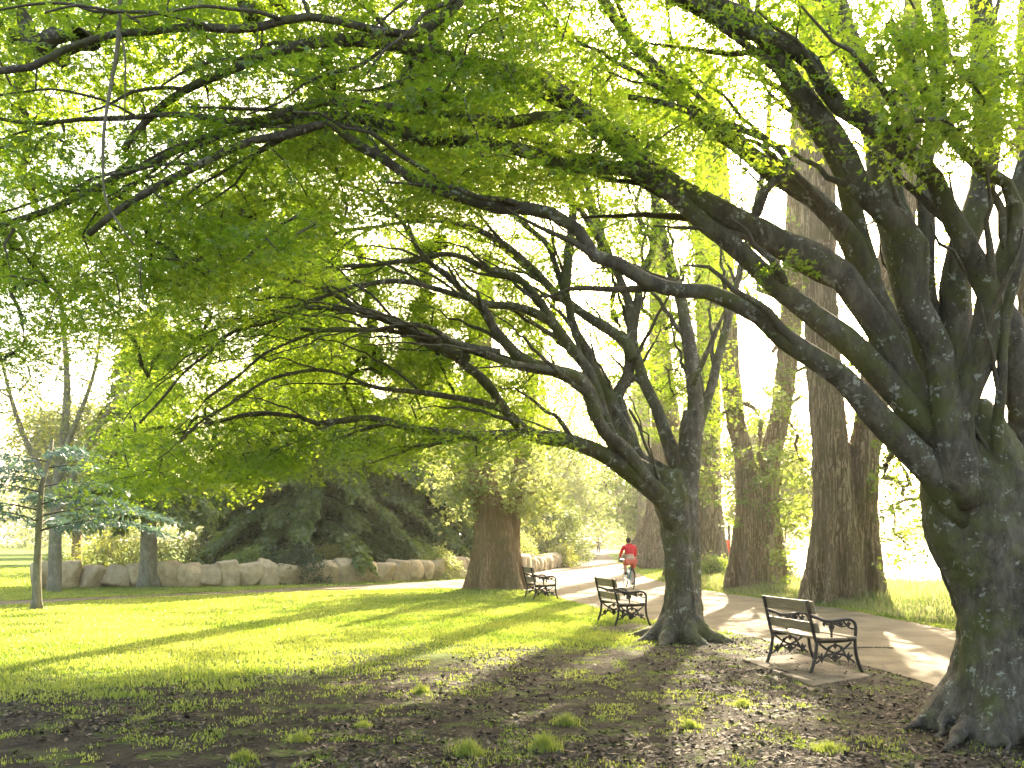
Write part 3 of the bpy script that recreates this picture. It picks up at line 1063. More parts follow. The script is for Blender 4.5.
def lime(px, py, label, stems, rad, seed, crown_c, crown_r, m, shoots=(), nl=60, flare=.35, voxel=.06):
    x, y = G(px, py)
    rs = np.random.default_rng(seed)
    S = [[np.array([x + a, y + b, c]) for a, b, c in st] for st in stems]
    cl = ell(m, np.array([x, y, 0]) + crown_c, crown_r, rs)
    for (sx, sy, sY, rr, k) in shoots:
        q = P(sx, sy, sY)
        cl = np.vstack([cl, q + rs.normal(0, 1, (k, 3)) * [rr, rr, rr * 1.3]])
    return simple_tree('lime_tree', label, 'tree', (x, y), S, rad, voxel, M['lime_bark'], 60 + len(shoots) * 6, cl, nl, .42, .085, M['lime_leaf'], LIMES, LOB3, seed, .35, 1.4, .5, .3, flare, .09, .45, .6)


# twin-stemmed lime by the water: base (845, 603)
lime(843, 604, 'twin stemmed lime nearest the glaring water, behind the near bench',
     [[(-.20, 0, -.1), (-.20, 0, .5), (-.20, 0, 1.6), (-.25, 0, 3.2), (-.40, 0, 5.2), (-.5, .1, 8), (-.5, .3, 12), (-.7, .5, 17)],
      [(.50, .1, -.1), (.48, .1, .6), (.46, .1, 2.0), (.54, .1, 3.6), (.8, .1, 5.2), (1.3, .2, 8), (1.7, .3, 12), (1.9, .3, 16)]],
     [[.62, .46, .40, .39, .41, .42, .38, .2], [.48, .38, .35, .37, .38, .37, .32, .15]], 31, (.4, .5, 16.5), (4.5, 3.5, 4), 42,
     [(905, 430, 21, .5, 14), (915, 500, 21, .45, 10), (800, 470, 25, .6, 14), (890, 330, 22, .6, 10), (905, 545, 20.5, .3, 5), (790, 410, 25, .5, 10), (800, 520, 26, .5, 10), (900, 380, 23, .8, 14), (920, 460, 22, .5, 10), (880, 300, 25, .9, 12), (800, 330, 27, .9, 14), (860, 180, 26, 1.0, 14), (790, 240, 27, 1.0, 14), (950, 330, 24, .8, 10), (925, 520, 22, .3, 8)])
lime(755, 591, 'broad two stemmed lime with a dark cleft, left of the waterside lime',
     [[(-.26, 0, -.1), (-.26, 0, .6), (-.24, 0, 2), (-.26, 0, 3.8), (-.62, 0, 5.6), (-.9, .1, 9), (-1.1, .3, 13), (-1.4, .5, 17)],
      [(.36, .1, -.1), (.36, .1, .6), (.34, .1, 2.2), (.40, .1, 3.8), (.85, .1, 5.8), (1.2, .1, 9), (1.5, .2, 14), (1.7, .2, 18)]],
     [[.58, .36, .27, .30, .34, .36, .34, .18], [.48, .34, .30, .33, .37, .38, .34, .18]], 37, (.2, .5, 17), (4.5, 3.5, 4), 40,
     [(770, 470, 27.5, .6, 14), (782, 500, 27.5, .5, 10), (765, 430, 28, .5, 8), (720, 410, 28, .6, 10), (795, 530, 27, .4, 6), (760, 330, 31, 1.0, 16), (730, 250, 31, 1.1, 16), (700, 330, 31, .9, 12), (770, 180, 31, 1.1, 16), (690, 200, 31, 1.2, 16)])
lime(711, 577, 'mossy straight lime half hidden by the forked maple trunk',
     [[(0, 0, -.1), (0, 0, .7), (0, 0, 2.5), (.0, 0, 6), (-.1, .1, 10), (-.2, .3, 14), (-.3, .5, 19)]],
     [[.66, .48, .44, .46, .46, .42, .2]], 41, (0, .5, 18), (4, 3.5, 4), 30,
     [(712, 440, 36, .8, 16), (705, 470, 36, .7, 12), (722, 420, 36, .6, 8), (702, 400, 36, .6, 8), (690, 300, 38, 1.3, 16), (660, 350, 38, 1.2, 16), (640, 260, 38, 1.4, 16), (700, 480, 35, .5, 8)])
lime(1066, 648, 'ridged lime rising behind the near maple trunk at the frame edge',
     [[(0, 0, -.1), (0, 0, .6), (0, 0, 2.2), (-.05, 0, 5), (-.1, .1, 8), (0, .3, 12)]],
     [[.9, .66, .55, .52, .45, .2]], 43, (1, .5, 11.5), (4, 3.5, 3), 40, [(960, 90, 13, .6, 8), (1000, 160, 12.4, .5, 6)])
# more distant limes on the same side of the path
lime(655, 568, 'distant lime with dark leaning base just right of the cyclist',
     [[(-.2, 0, -.1), (0, 0, .8), (.3, 0, 2.5), (.4, 0, 6), (.3, .1, 11), (.2, .3, 16), (.1, .5, 20)]],
     [[1.2, .7, .55, .52, .5, .36, .15]], 47, (0, .5, 16), (5, 4, 5), 36, [(640, 400, 48, 2.2, 30), (600, 380, 50, 2.2, 26), (620, 300, 50, 2.4, 26)], 60, .35, .09)
lime(645, 559, 'farthest lime trunk in the row, straight, beyond the cyclist',
     [[(0, 0, -.1), (0, 0, .9), (0, 0, 3), (0, 0, 7), (-.1, .1, 12), (-.2, .3, 18)]],
     [[.95, .68, .56, .55, .45, .2]], 49, (0, .5, 15), (6, 6, 6), 40, [(628, 515, 70, 2.4, 26), (600, 505, 72, 2.4, 22)], 50, .3, .12)
lime(690, 576, 'slim pale lime seen between the two maple stems',
     [[(0, 0, -.1), (0, 0, .7), (-.3, 0, 2.5), (-.9, 0, 7), (-1.3, .1, 11), (-1.5, .3, 18)]],
     [[.75, .5, .42, .38, .34, .15]], 51, (-1, .5, 17), (4, 4, 5), 50, [(655, 390, 41, 1.3, 18), (590, 330, 40, 1.6, 16), (660, 300, 40, 1.6, 16)], 60)

# the broad brown trunk at the path junction
rs = np.random.default_rng(61)
x, y = G(495, 589)
st = [[np.array([x, y, -.1]), np.array([x - .02, y, .5]), np.array([x - .05, y, 1.2]), np.array([x - .15, y, 2.4]), np.array([x - .5, y, 4.0]), np.array([x - .6, y, 7]), np.array([x - .2, y + .3, 11])],
      [np.array([x + .55, y + .5, -.1]), np.array([x + .5, y + .5, .8]), np.array([x + .5, y + .5, 2]), np.array([x + .9, y + .5, 4.2]), np.array([x + 1.4, y + .6, 8])]]
cl = np.vstack([to_world(sample_poly([(440, 440), (560, 440), (562, 500), (530, 520), (512, 505), (480, 500), (462, 518), (445, 500)], 26, rs), 28 + 1.6 * rs.random(26)),
                to_world(sample_poly([(400, 430), (560, 430), (550, 505), (500, 520), (455, 510), (440, 490)], 95, rs), 27.5 + 6 * rs.random(95)),
                ell(16, (x - 1.2, y + .3, 8.0), (3.5, 3, 3.2), rs, .4),
                to_world(sample_poly([(505, 470), (555, 470), (545, 530), (515, 540)], 14, rs), 30 + 1.5 * rs.random(14))])
simple_tree('chestnut_tree', 'stout brown trunked tree with pale fresh leaves at the path junction', 'tree', (x, y), st, [[.88, .58, .47, .44, .42, .34, .15], [.42, .31, .26, .23, .12]], .06, M['brown_bark'], 70, cl, 62, .60, .12, M['pale_leaf'], None, LOB3, 61, .35, 1.0, .55, .3, .35, .08, .4, .55)


# conifers
def conifer(name, label, base, H, r_tr, z0, nb, Rmax, droop, leaf, bark, seed, stem=None, frond=.55, flat=False, per=9, width=.05, expo=.8, group=None, arc=None, fl=1.0):
    root = empty(name, (base[0], base[1], 0), label, 'tree', group)
    rs = np.random.default_rng(seed)
    tp = smooth_path(stem if stem is not None else [(0, 0, -.1), (.02, 0, H * .3), (0, .03, H * .7), (0, 0, H)], .25)
    tr = MB().tube(tp, np.interp(np.linspace(0, 1, len(tp)), [0, .06, .5, 1], [r_tr * 1.35, r_tr, r_tr * .7, .03]), 18, fluted(.05, 3, seed, .04, 7, .2, 5))
    tr.build('trunk', bark, root)
    br, cr = MB(), MB()
    pos, drs, szs, rv = [], [], [], []
    for i in range(nb):
        t = i / nb
        z = z0 + (H - z0) * (t ** 1.1) * .97
        L = Rmax * (1 - (z - z0) / (H - z0)) ** expo * (.7 + .5 * rs.random()) + .3
        az = i * 2.399 + rs.normal(0, .3)
        if arc is not None and not (arc[0] < (az % (2 * PI)) < arc[1]):
            continue
        k = max(4, int(L / .35))
        s = np.linspace(0, 1, k)
        rad = s * L
        zz = z + L * (.12 * np.sin(s * PI * .7) - droop * s ** 2)
        px_ = np.array([np.interp(z, tp[:, 2], tp[:, 0]), np.interp(z, tp[:, 2], tp[:, 1])])
        p = np.stack([px_[0] + rad * math.cos(az), px_[1] + rad * math.sin(az), zz], 1)
        br.tube(p, np.linspace(.008 + .006 * L, .004, k), 5, caps=False)
        dense = np.linspace(.12, 1, max(5, int(L / .11)))
        for q in dense:
            c = np.array([np.interp(q, s, p[:, j]) for j in range(3)])
            tang = np.array([math.cos(az), math.sin(az), -.25 - droop * q])
            for sgn in (-1, 1):
                side = np.array([-math.sin(az), math.cos(az), 0]) * sgn
                f = frond * (1.15 - .6 * q) * (.6 + .7 * rs.random()) * fl
                u = unit(tang * .8 + side * (.8 + .3 * rs.random()) + np.array([0, 0, -.0 if flat else -.55 * rs.random()]))
                for m_ in range(per):
                    w_ = (m_ + rs.random()) / per
                    pos.append(c + u * f * w_ + np.array([0, 0, -(.03 if flat else .22) * f * w_ * w_]))
                    drs.append(u + rs.normal(0, .45, 3) + np.array([0, 0, -(.0 if flat else .45)]))
                    szs.append(frond * .30 * (1.2 - .6 * w_))
                    rv.append(.25 + .5 * q + rs.normal(0, .15))
    pos, drs, szs = np.array(pos), unit(np.array(drs)), np.array(szs)
    Nn = unit(np.array([0, 0, 1.0]) + rs.normal(0, .5, pos.shape))
    pp = unit(np.cross(Nn, drs))
    w_ = (szs * width / .3)[:, None]
    mid = pos + drs * (szs * .45)[:, None]
    v = np.stack([pos, mid + pp * w_, pos + drs * szs[:, None], mid - pp * w_], 1).reshape(-1, 3)
    cr.add(v, np.arange(len(pos) * 4).reshape(-1, 4), attr=np.repeat(np.clip(rv, 0, 1), 4))
    br.build('branchwork', M['dark_twig'], root)
    cr.build('crown', leaf, root, smooth=False, attr=True)
    return root


x, y = G(148, 588)
conifer('cypress_tree', 'dark cypress with a bare pale trunk rising in front of the boulder row', (x, y), 9.5, .27, 2.7, 90, 2.1, .45, M['conifer_leaf'], M['grey_bark'], 71, frond=.65, per=13, width=.085)
conifer('fir_tree', 'wide dark fir with drooping fronds over the boulders', (-8.4, 37.6), 13, .35, 1.7, 150, 4.6, .40, M['conifer_leaf'], M['grey_bark'], 73, frond=.85, per=15, width=.11)
conifer('fir_tree', 'dark fir right of the wide drooping fir, above the boulder bed', (-4.2, 42.0), 12, .3, 1.8, 130, 3.8, .40, M['conifer_leaf'], M['grey_bark'], 75, frond=.85, per=15, width=.11)
conifer('fir_tree', 'tall dark fir behind the others, its top through the maple leaves', (-9.8, 43), 19, .4, 2.0, 150, 4.2, .4, M['conifer_leaf'], M['brown_bark'], 77, frond=.95, per=12, width=.12)
x, y = G(37, 610)
conifer('cedar_tree', 'young blue green cedar with flat layered boughs on the left lawn', (x, y), 3.9, .10, 1.8, 15, 2.5, .12, M['cedar_leaf'], M['grey_bark'], 79,
        stem=[(0, 0, -.05), (.0, 0, 1.0), (.06, 0, 2.2), (.12, 0, 2.9), (.22, .1, 3.4), (.3, .1, 3.9)], frond=.62, flat=True, per=12, width=.036, expo=.45)

# thin sparse tree behind the cedar
rs = np.random.default_rng(81)
bx_, by_ = -14.0, 27.5
st = [[np.array([bx_, by_, -.1]), np.array([bx_ + .1, by_, 3]), np.array([bx_ + .4, by_, 6]), np.array([bx_ + .2, by_, 9.5])],
      [np.array([bx_ + .1, by_, 2.4]), np.array([bx_ + 1.2, by_, 4.8]), np.array([bx_ + 2.4, by_ + .3, 6.8]), np.array([bx_ + 3.6, by_ + .4, 8])],
      [np.array([bx_ + .1, by_, 2.8]), np.array([bx_ - 1.0, by_, 5.0]), np.array([bx_ - 2.0, by_ + .3, 8])],
      [np.array([bx_ + .2, by_, 4.0]), np.array([bx_ + 1.4, by_ - .4, 6.6]), np.array([bx_ + 1.8, by_ - .6, 9])]]
simple_tree('birch_tree', 'thin open tree with sparse yellowish leaves behind the cedar', 'tree', (bx_, by_), st, [[.2, .15, .10, .03], [.10, .08, .05, .02], [.10, .07, .02], [.09, .05, .02]], 0, M['grey_bark'], 90,
            ell(120, (bx_ + .6, by_, 7.0), (3.6, 2.4, 3.6), rs, .2), 70, .75, .09, M['golden_leaf'], None, (0,), 81, .2, .5, .7, .5, .1, 0, .3, .7)

# far trees
FAR = [(-30, 62, 12, 4.5, M['far_leaf'], 'hazy round tree at the far left, past the thin open tree'),
       (-21, 70, 9, 4.5, M['golden_leaf'], 'far yellow green tree above the golden shrubs'),
       (-38, 85, 11, 7, M['far_leaf'], 'tall hazy tree furthest out at the left edge'),
       (-15, 60, 13, 5.5, M['lime_leaf'], 'bright green tree behind the dark firs'),
       (-4, 58, 13, 6, M['lime_leaf'], 'bright spreading tree beyond the stout brown trunk'),
       (2.5, 82, 13, 6, M['pale_leaf'], 'pale sunlit tree left of the far end of the path'),
       (13.5, 92, 11, 6.5, M['lime_leaf'], 'yellow green tree over the far end of the path'),
       (5, 135, 16, 10, M['far_leaf'], 'hazy tree closing the far end of the path'),
       (17, 62, 10, 4.0, M['golden_leaf'], 'golden tree on the lake shore between the limes'),
       (16, 118, 34, 11, M['lime_leaf'], 'very tall tree seen between the maple stems beyond the path'),
       (4, 125, 31, 10, M['far_leaf'], 'very tall hazy tree left of the forked maple stems'),
       (-34, 128, 27, 11, M['far_leaf'], 'tall pale tree showing above the thin open tree'),
       (-50, 110, 16, 10, M['far_leaf'], 'distant broad tree on the far left skyline')]
for i, (tx, ty, H, R_, lf, lab) in enumerate(FAR):
    rs = np.random.default_rng(100 + i)
    st = [[np.array([tx, ty, -.2]), np.array([tx + .1, ty, H * .3]), np.array([tx + .3, ty, H * .6]), np.array([tx, ty, H * .9])],
          [np.array([tx, ty, H * .28]), np.array([tx + R_ * .35, ty, H * .55]), np.array([tx + R_ * .55, ty, H * .75])],
          [np.array([tx, ty, H * .30]), np.array([tx - R_ * .3, ty, H * .55]), np.array([tx - R_ * .5, ty, H * .8])]]
    r = .022 * H
    cl = np.vstack([ell(90, (tx, ty, H * .62), (R_, R_ * .8, H * .40), rs, .3), ell(40, (tx + R_ * .2, ty - R_ * .3, H * .45), (R_ * .9, R_ * .6, H * .25), rs, .3)])
    simple_tree('tree', lab, 'tree', (tx, ty), st, [[r * 1.3, r, r * .7, .04], [r * .5, r * .4, .05], [r * .5, r * .4, .05]], 0, M['brown_bark'], 50, cl, 110, R_ * .22, .20 + ty * .0012, lf, 'trees in the distance', (0,), 100 + i, .3, .6, .7, .45, .2, 0, .4, .8)

# far woodland masses
for (nm, lab, x0, x1, y0, y1, h0, k, lf, sd_) in (('woodland', 'hazy pale woodland across the lake', 30, 330, 215, 300, 9, 420, M['far_leaf'], 131),
                                        ('woodland', 'hazy woodland closing the view beyond the lawn and path', -160, 30, 150, 210, 11, 420, M['far_leaf'], 133)):
    rs = np.random.default_rng(sd_)
    mb = MB()
    c = np.stack([x0 + (x1 - x0) * rs.random(k), y0 + (y1 - y0) * rs.random(k), h0 * .95 * rs.random(k) ** .8], 1)
    if nm == 'woodland' and x0 > 0:
        c[:, 1] = np.maximum(c[:, 1], 252)
    add_leaves(mb, c, 110, 4.5, .75, (0,), .2, .8, .5, .8, rng=rs)
    o = mb.build(nm, lf, smooth=False, attr=True)
    tag(o, lab, kind='stuff')


# shrubs
def shrub(name, label, c, r, m, nl, size, leaf, seed, R=.3, lobes=(0,), group=None, cat='shrub', aspect=.5):
    rs = np.random.default_rng(seed)
    root = empty(name, (c[0], c[1], 0), label, cat, group)
    d = unit(rs.normal(0, 1, (m, 3)))
    d[:, 2] = np.abs(d[:, 2])
    k = .45 + .55 * rs.random(m) ** .5
    cl = d * np.asarray(r) * k[:, None]
    cl[:, 2] = np.maximum(cl[:, 2], .08 * r[2] + .1 * rs.random(m))
    st = MB()
    for q in cl[::3]:
        st.tube(smooth_path([(q[0] * .1, q[1] * .1, -.03), q * [.45, .45, .6], q], .2), np.linspace(.02, .006, len(smooth_path([(q[0] * .1, q[1] * .1, -.03), q * [.45, .45, .6], q], .2))), 4, caps=False)
    st.build('stem', M['twig_bark'], root)
    cr = MB()
    add_leaves(cr, cl, nl, R * (.7 + .6 * rs.random(m)), size, lobes, .25, .6, .45, aspect, rng=rs, hang=.15)
    cr.build('foliage', leaf, root, smooth=False, attr=True)
    return root


shrub('shrub', 'golden sunlit shrub spreading behind the boulders at left', (-15.0, 35), (2.3, 1.5, 2.1), 150, 60, .11, M['golden_leaf'], 201, .4)
shrub('shrub', 'golden shrub between the wide golden shrub and the pale cypress trunk', (-12.4, 35.5), (1.2, 1.1, 2.0), 80, 60, .11, M['golden_leaf'], 202, .4)
shrub('shrub', 'small upright green shrub at the left end of the boulders', (-15.6, 31.0), (.5, .5, 1.25), 40, 60, .08, M['shrub_leaf'], 203, .25)
shrub('shrub', 'low dark green shrub under the golden one behind the boulders', (-11.6, 31.3), (1.9, .9, .95), 90, 60, .09, M['shrub_leaf'], 204, .3)
shrub('shrub', 'glossy dark shrub under the wide fir above the boulders', (-8.2, 32.6), (1.7, .8, 1.5), 110, 60, .10, M['dark_shrub_leaf'], 205, .3)
shrub('shrub', 'mixed green shrub with purplish stems right of the glossy dark shrub', (-5.4, 36.6), (1.6, .9, 1.8), 100, 60, .09, M['shrub_leaf'], 206, .3)
for c_, r_, lab_, lf_ in (((-10.9, 36.2), (2.0, 1.3, 2.7), 'tall dark laurel filling the gap between the pale cypress and the wide fir', 'dark_shrub_leaf'),
                      ((-7.4, 39.2), (2.2, 1.3, 2.9), 'tall dark laurel deep under the wide fir', 'dark_shrub_leaf'),
                      ((-4.0, 43.6), (2.2, 1.3, 3.0), 'tall mid green laurel deep under the right hand fir', 'shrub_leaf'),
                      ((-1.6, 46.5), (1.8, 1.3, 3.2), 'tall mid green laurel directly left of the stout brown trunk', 'shrub_leaf')):
    shrub('shrub', lab_, c_, r_, 200, 70, .13, M[lf_], int(220 - c_[0] * 3), .45)
shrub('shrub', 'light green shrub spilling over the boulders midway along the row', (-6.9, 34.4), (1.1, .7, 1.5), 80, 60, .10, M['golden_leaf'], 215, .3)
shrub('shrub', 'broad mid green shrub under the right hand fir', (-4.3, 37.6), (1.5, .9, 1.7), 110, 60, .10, M['lime_leaf'], 216, .3)
shrub('shrub', 'leafy green shrub between the pale cypress trunk and glossy dark shrub', (-9.6, 32.3), (1.0, .8, 1.3), 80, 60, .09, M['lime_leaf'], 217, .3)
shrub('shrub', 'pale feathery shrub left of the stout brown trunk', (-3.4, 37.0), (1.3, .9, 1.4), 80, 60, .10, M['pale_leaf'], 207, .3)
shrub('shrub', 'bright grassy shrub just behind the boulders near the stout trunk', (-1.9, 40), (1.1, .9, 1.5), 80, 60, .11, M['golden_leaf'], 208, .3)
shrub('shrub', 'large conical dark green shrub where the path narrows', (2.1, 56), (2.9, 2.2, 4.8), 260, 70, .15, M['shrub_leaf'], 209, .5)
shrub('shrub', 'low bright shrub at the foot of the conical shrub', (2.9, 52), (1.0, .8, 1.3), 60, 60, .12, M['golden_leaf'], 210, .3)
shrub('shrub', 'white flowering shrub between the stout trunk and conical shrub', (.3, 47), (1.1, .8, 2.1), 80, 60, .11, M['pale_leaf'], 211, .35)
shrub('shrub', 'dark green bush on the bank between the two limes', (9.1, 31.5), (.95, .8, 1.25), 80, 60, .09, M['shrub_leaf'], 212, .28)
shrub('shrub', 'leafy sprouts around the foot of the mossy lime', (7.9, 35.6), (.8, .5, 1.0), 50, 60, .10, M['lime_leaf'], 213, .25)
shrub('shrub', 'sunlit yellow bush beyond the limes near the red sign', (13.5, 50), (2.2, 1.5, 2.6), 110, 60, .13, M['golden_leaf'], 214, .4)

# boulders
M['boulder'] = None
n = NT('boulder_stone')
v = n.coord()
oi = n.n('ShaderNodeObjectInfo')
a = n.noise(v, 4, 8, .65)
b_ = n.noise(v, 22, 6, .7)
col = n.ramp(n.math('ADD', n.math('MULTIPLY', a, .6), n.math('MULTIPLY', b_, .4)), [(.3, (.22, .155, .085)), (.5, (.48, .375, .22)), (.7, (.60, .49, .32))])
col = n.mix(n.math('MULTIPLY', oi.outputs['Random'], .35), col, (.27, .23, .17))
n.bsdf(col, .9, n.bump(n.math('ADD', a, n.math('MULTIPLY', b_, .4)), .9, .06), .2)
M['boulder'] = n.m
line = [(-15.5, 29.0), (-13.6, 30.0), (-10, 30.9), (-6.9, 33.1), (-4.2, 35.4), (-1.5, 39.3), (.6, 44.0), (2.5, 52.0)]
lp = smooth_path([(a_, b2, 0) for a_, b2 in line], .1)
sg = np.concatenate([[0], np.cumsum(np.linalg.norm(np.diff(lp, axis=0), axis=1))])
s_, bi_ = 0.0, 0
rs = np.random.default_rng(301)
stones = []
while s_ < sg[-1]:
    wdt = .74 + .34 * rs.random()
    c = np.array([np.interp(s_ + wdt / 2, sg, lp[:, j]) for j in range(3)])
    c2 = np.array([np.interp(min(s_ + wdt / 2 + .2, sg[-1]), sg, lp[:, j]) for j in range(3)])
    stones.append((c, wdt, math.atan2(*(c2 - c)[1::-1])))
    s_ += wdt * .80
iref = int(np.argmin([abs(c[0] / c[1] * F + HX - 495) for c, _, _ in stones]))
ORD = ['', 'first', 'second', 'third', 'fourth', 'fifth', 'sixth', 'seventh', 'eighth', 'ninth', 'tenth', 'eleventh', 'twelfth', 'thirteenth', 'fourteenth', 'fifteenth', 'sixteenth', 'seventeenth', 'eighteenth', 'nineteenth', 'twentieth', 'twenty-first', 'twenty-second', 'twenty-third', 'twenty-fourth', 'twenty-fifth', 'twenty-sixth']
for i, (c, wdt, ang) in enumerate(stones):
    bm = bmesh.new()
    bmesh.ops.create_icosphere(bm, subdivisions=4, radius=1)
    hgt = .84 + .26 * rs.random()
    planes = [(unit(np.array(rs.normal(0, 1, 3))), .58 + .26 * rs.random()) for _ in range(9)] + [(np.array([0, 0, 1.0]), .62 + .2 * rs.random()), (np.array([1.0, 0, .1]), .8), (np.array([-1.0, .1, 0]), .8)]
    ph = rs.random(6) * 6.28
    for vert in bm.verts:
        d = np.array(vert.co)
        k = 1.0
        for pn, pd in planes:
            q = d @ pn
            if q > 0:
                k = min(k, pd / q)
        d = d * k * 1.22
        d = np.sign(d) * np.abs(d) ** .80
        d += .02 * np.sin(d[[1, 2, 0]] * 9 + ph[:3])
        vert.co = (d[0] * wdt * .52, d[1] * .42, d[2] * hgt * .5)
    me = bpy.data.meshes.new('boulder')
    bm.to_mesh(me)
    bm.free()
    me.polygons.foreach_set('use_smooth', np.ones(len(me.polygons), bool))
    me.materials.append(M['boulder'])
    o = bpy.data.objects.new('boulder', me)
    C.objects.link(o)
    o.location = (c[0], c[1], hgt * .40)
    o.rotation_euler = (rs.normal(0, .06), rs.normal(0, .10), ang)
    k = i - iref
    if k == 0:
        lab = 'boulder of the row directly behind the stout brown trunk'
    else:
        lab = '%s boulder along the row to the %s from the stout brown trunk' % (ORD[min(abs(k), 26)], 'left' if k < 0 else 'right')
    tag(o, lab, 'boulder', 'boulders edging the shrub bed')

# concrete slab under the near bench
n = NT('slab_concrete')
v = n.coord()
a = n.noise(v, 3, 7, .65)
n.bsdf(n.ramp(a, [(.35, (.045, .036, .023)), (.5, (.10, .080, .052)), (.65, (.16, .13, .088))]), .9, n.bump(n.noise(v, 40, 5, .7), .5, .008), .2)
slab_m = n.m


def slab(name, quad, z, lab):
    q = np.array(quad)
    v = np.vstack([np.c_[q, np.full(4, z)], np.c_[q, np.full(4, -.06)]])
    o = MB().add(v, [[0, 1, 2, 3], [0, 4, 5, 1], [1, 5, 6, 2], [2, 6, 7, 3], [3, 7, 4, 0]]).build(name, slab_m, smooth=False)
    m = o.modifiers.new('bevel', 'BEVEL')
    m.width = .012
    tag(o, lab, 'slab')


slab('concrete_slab', [G(742, 660), G(812, 687), G(872, 677), G(800, 655)], .018, 'worn concrete slab under the near bench')
slab('concrete_slab', [G(590, 629), G(612, 634), G(655, 628), G(632, 622)], .018, 'worn concrete slab under the middle bench')

# ------------------------------------------------------------------ benches
M['iron'] = mat_simple('cast_iron', (.028, .024, .020), .55, .4, 0, .3, 20, .3)
n = NT('bench_wood')
v = n.coord((18, 1.2, 18))
a = n.noise(v, 3, 6, .6, .3)
n.bsdf(n.ramp(a, [(.3, (.15, .115, .075)), (.55, (.25, .20, .135)), (.75, (.34, .285, .20))]), .6, n.bump(a, .4, .006), .35)
M['wood'] = n.m


def bench(label, xy, rz):
    L = 1.12
    root = empty('park_bench', (xy[0], xy[1], 0), label, 'bench', 'cast iron benches along the path', rz)
    back = lambda z: -.02 - .11 * max(0, (z - .40)) / .46 - .00
    for sy in (-1, 1):
        yy = sy * (L / 2 - .06)
        e = MB()
        T = lambda mb_, pts, r, sides=7: mb_.tube(smooth_path([(a_, yy, b_) for a_, b_ in pts], .025), r, sides)
        # upright of the back, seat rail
        T(e, [(.0, .36), (back(.5), .5), (back(.7), .7), (back(.88), .88)], .020)
        T(e, [(-.01, .395), (.15, .385), (.35, .39), (.50, .405)], .021)
        end = e.build('end_frame', M['iron'], root)
        T2 = lambda pts, r: T(MB(), pts, r)
        T2([(-.09, 0), (-.065, .06), (-.02, .2), (.0, .38)], .0215).build('leg', M['iron'], end)
        T2([(.63, 0), (.595, .05), (.545, .18), (.525, .30), (.52, .42)], .0215).build('leg', M['iron'], end)
        T2([(back(.70), .70), (.02, .665), (.12, .632), (.25, .630), (.38, .645), (.46, .64), (.515, .60), (.53, .52), (.52, .40)], .021).build('armrest', M['iron'], end)
        orn = MB()
        # crossed scrolls under the seat
        for m_ in (lambda x_: x_, lambda x_: .50 - x_):
            T(orn, [(m_(.03), .37), (m_(.12), .30), (m_(.24), .245), (m_(.36), .22), (m_(.45), .17), (m_(.51), .13)], .0135, 6)
            T(orn, [(m_(.02), .22), (m_(.07), .165), (m_(.10), .20), (m_(.14), .27), (m_(.20), .33), (m_(.25), .34)], .012, 6)
            T(orn, [(m_(.14), .24), (m_(.19), .19), (m_(.25), .165)], .011, 6)
        # cast leaves
        for lx, lz, ll, lw in ((.25, .20, .13, .05), (.07, .20, .13, .035), (.43, .20, .13, .035), (.25, .34, .09, .04), (.16, .30, .07, .03), (.34, .30, .07, .03),
                               (.20, .56, .17, .042), (.33, .595, .09, .035), (.43, .59, .09, .03), (.10, .60, .07, .028)):
            orn.add(np.array([[lx - lw, yy, lz], [lx, yy - .014, lz + .01], [lx + lw, yy, lz], [lx, yy + .014, lz + .01], [lx, yy, lz + ll * .45], [lx, yy, lz - ll * .6]]),
                    None, [[0, 1, 4], [1, 2, 4], [2, 3, 4], [3, 0, 4], [1, 0, 5], [2, 1, 5], [3, 2, 5], [0, 3, 5]])
        # lacework under the arm
        T(orn, [(.08, .64), (.14, .59), (.20, .60), (.26, .59), (.32, .62)], .011, 6)
        T(orn, [(.22, .63), (.28, .58), (.34, .56), (.40, .57), (.46, .60)], .011, 6)
        T(orn, [(.36, .63), (.42, .56), (.48, .53), (.53, .54)], .011, 6)
        T(orn, [(.20, .62), (.20, .50), (.20, .42)], .013, 6)
        orn.build('ornament', M['iron'], end, smooth=False)
    tilt = math.atan(.11 / .46)
    R = np.array([[math.cos(-tilt), 0, math.sin(-tilt)], [0, 1, 0], [-math.sin(-tilt), 0, math.cos(-tilt)]])
    for z_, h_ in ((.80, .155), (.555, .125)):
        o = MB().box((0, 0, 0), (.028, L + .04, h_), R).build('back_plank', M['wood'], root, smooth=False)
        o.location = (back(z_) + .030, 0, z_)
        o.modifiers.new('bevel', 'BEVEL').width = .006
    for k in range(4):
        o = MB().box((0, 0, 0), (.112, L + .03, .030)).build('seat_slat', M['wood'], root, smooth=False)
        o.location = (.075 + .122 * k, 0, .424 + (.008 if k == 3 else -.004 * k * (3 - k) * .5))
        o.modifiers.new('bevel', 'BEVEL').width = .008
    return root


def bench_at(label, near_rear, rz):
    a = G(*near_rear)
    L = 1.12
    ld = np.array([-math.sin(rz), math.cos(rz)])
    # local rear foot of the near end is (-.09, -L/2+.06)
    c = a + ld * (L / 2 - .06) + np.array([math.cos(rz), math.sin(rz)]) * .09
    return bench(label, c, rz)


bench_at('wooden slatted bench with ornate iron ends on the slab, nearest bench', (810, 674.5), math.radians(14))
bench_at('middle bench of the three, between the forked maple and the cyclist', (614.5, 627), math.radians(13))
bench_at('smallest looking bench, on the lawn beside the stout brown trunk', (532.7, 601.2), math.radians(12))

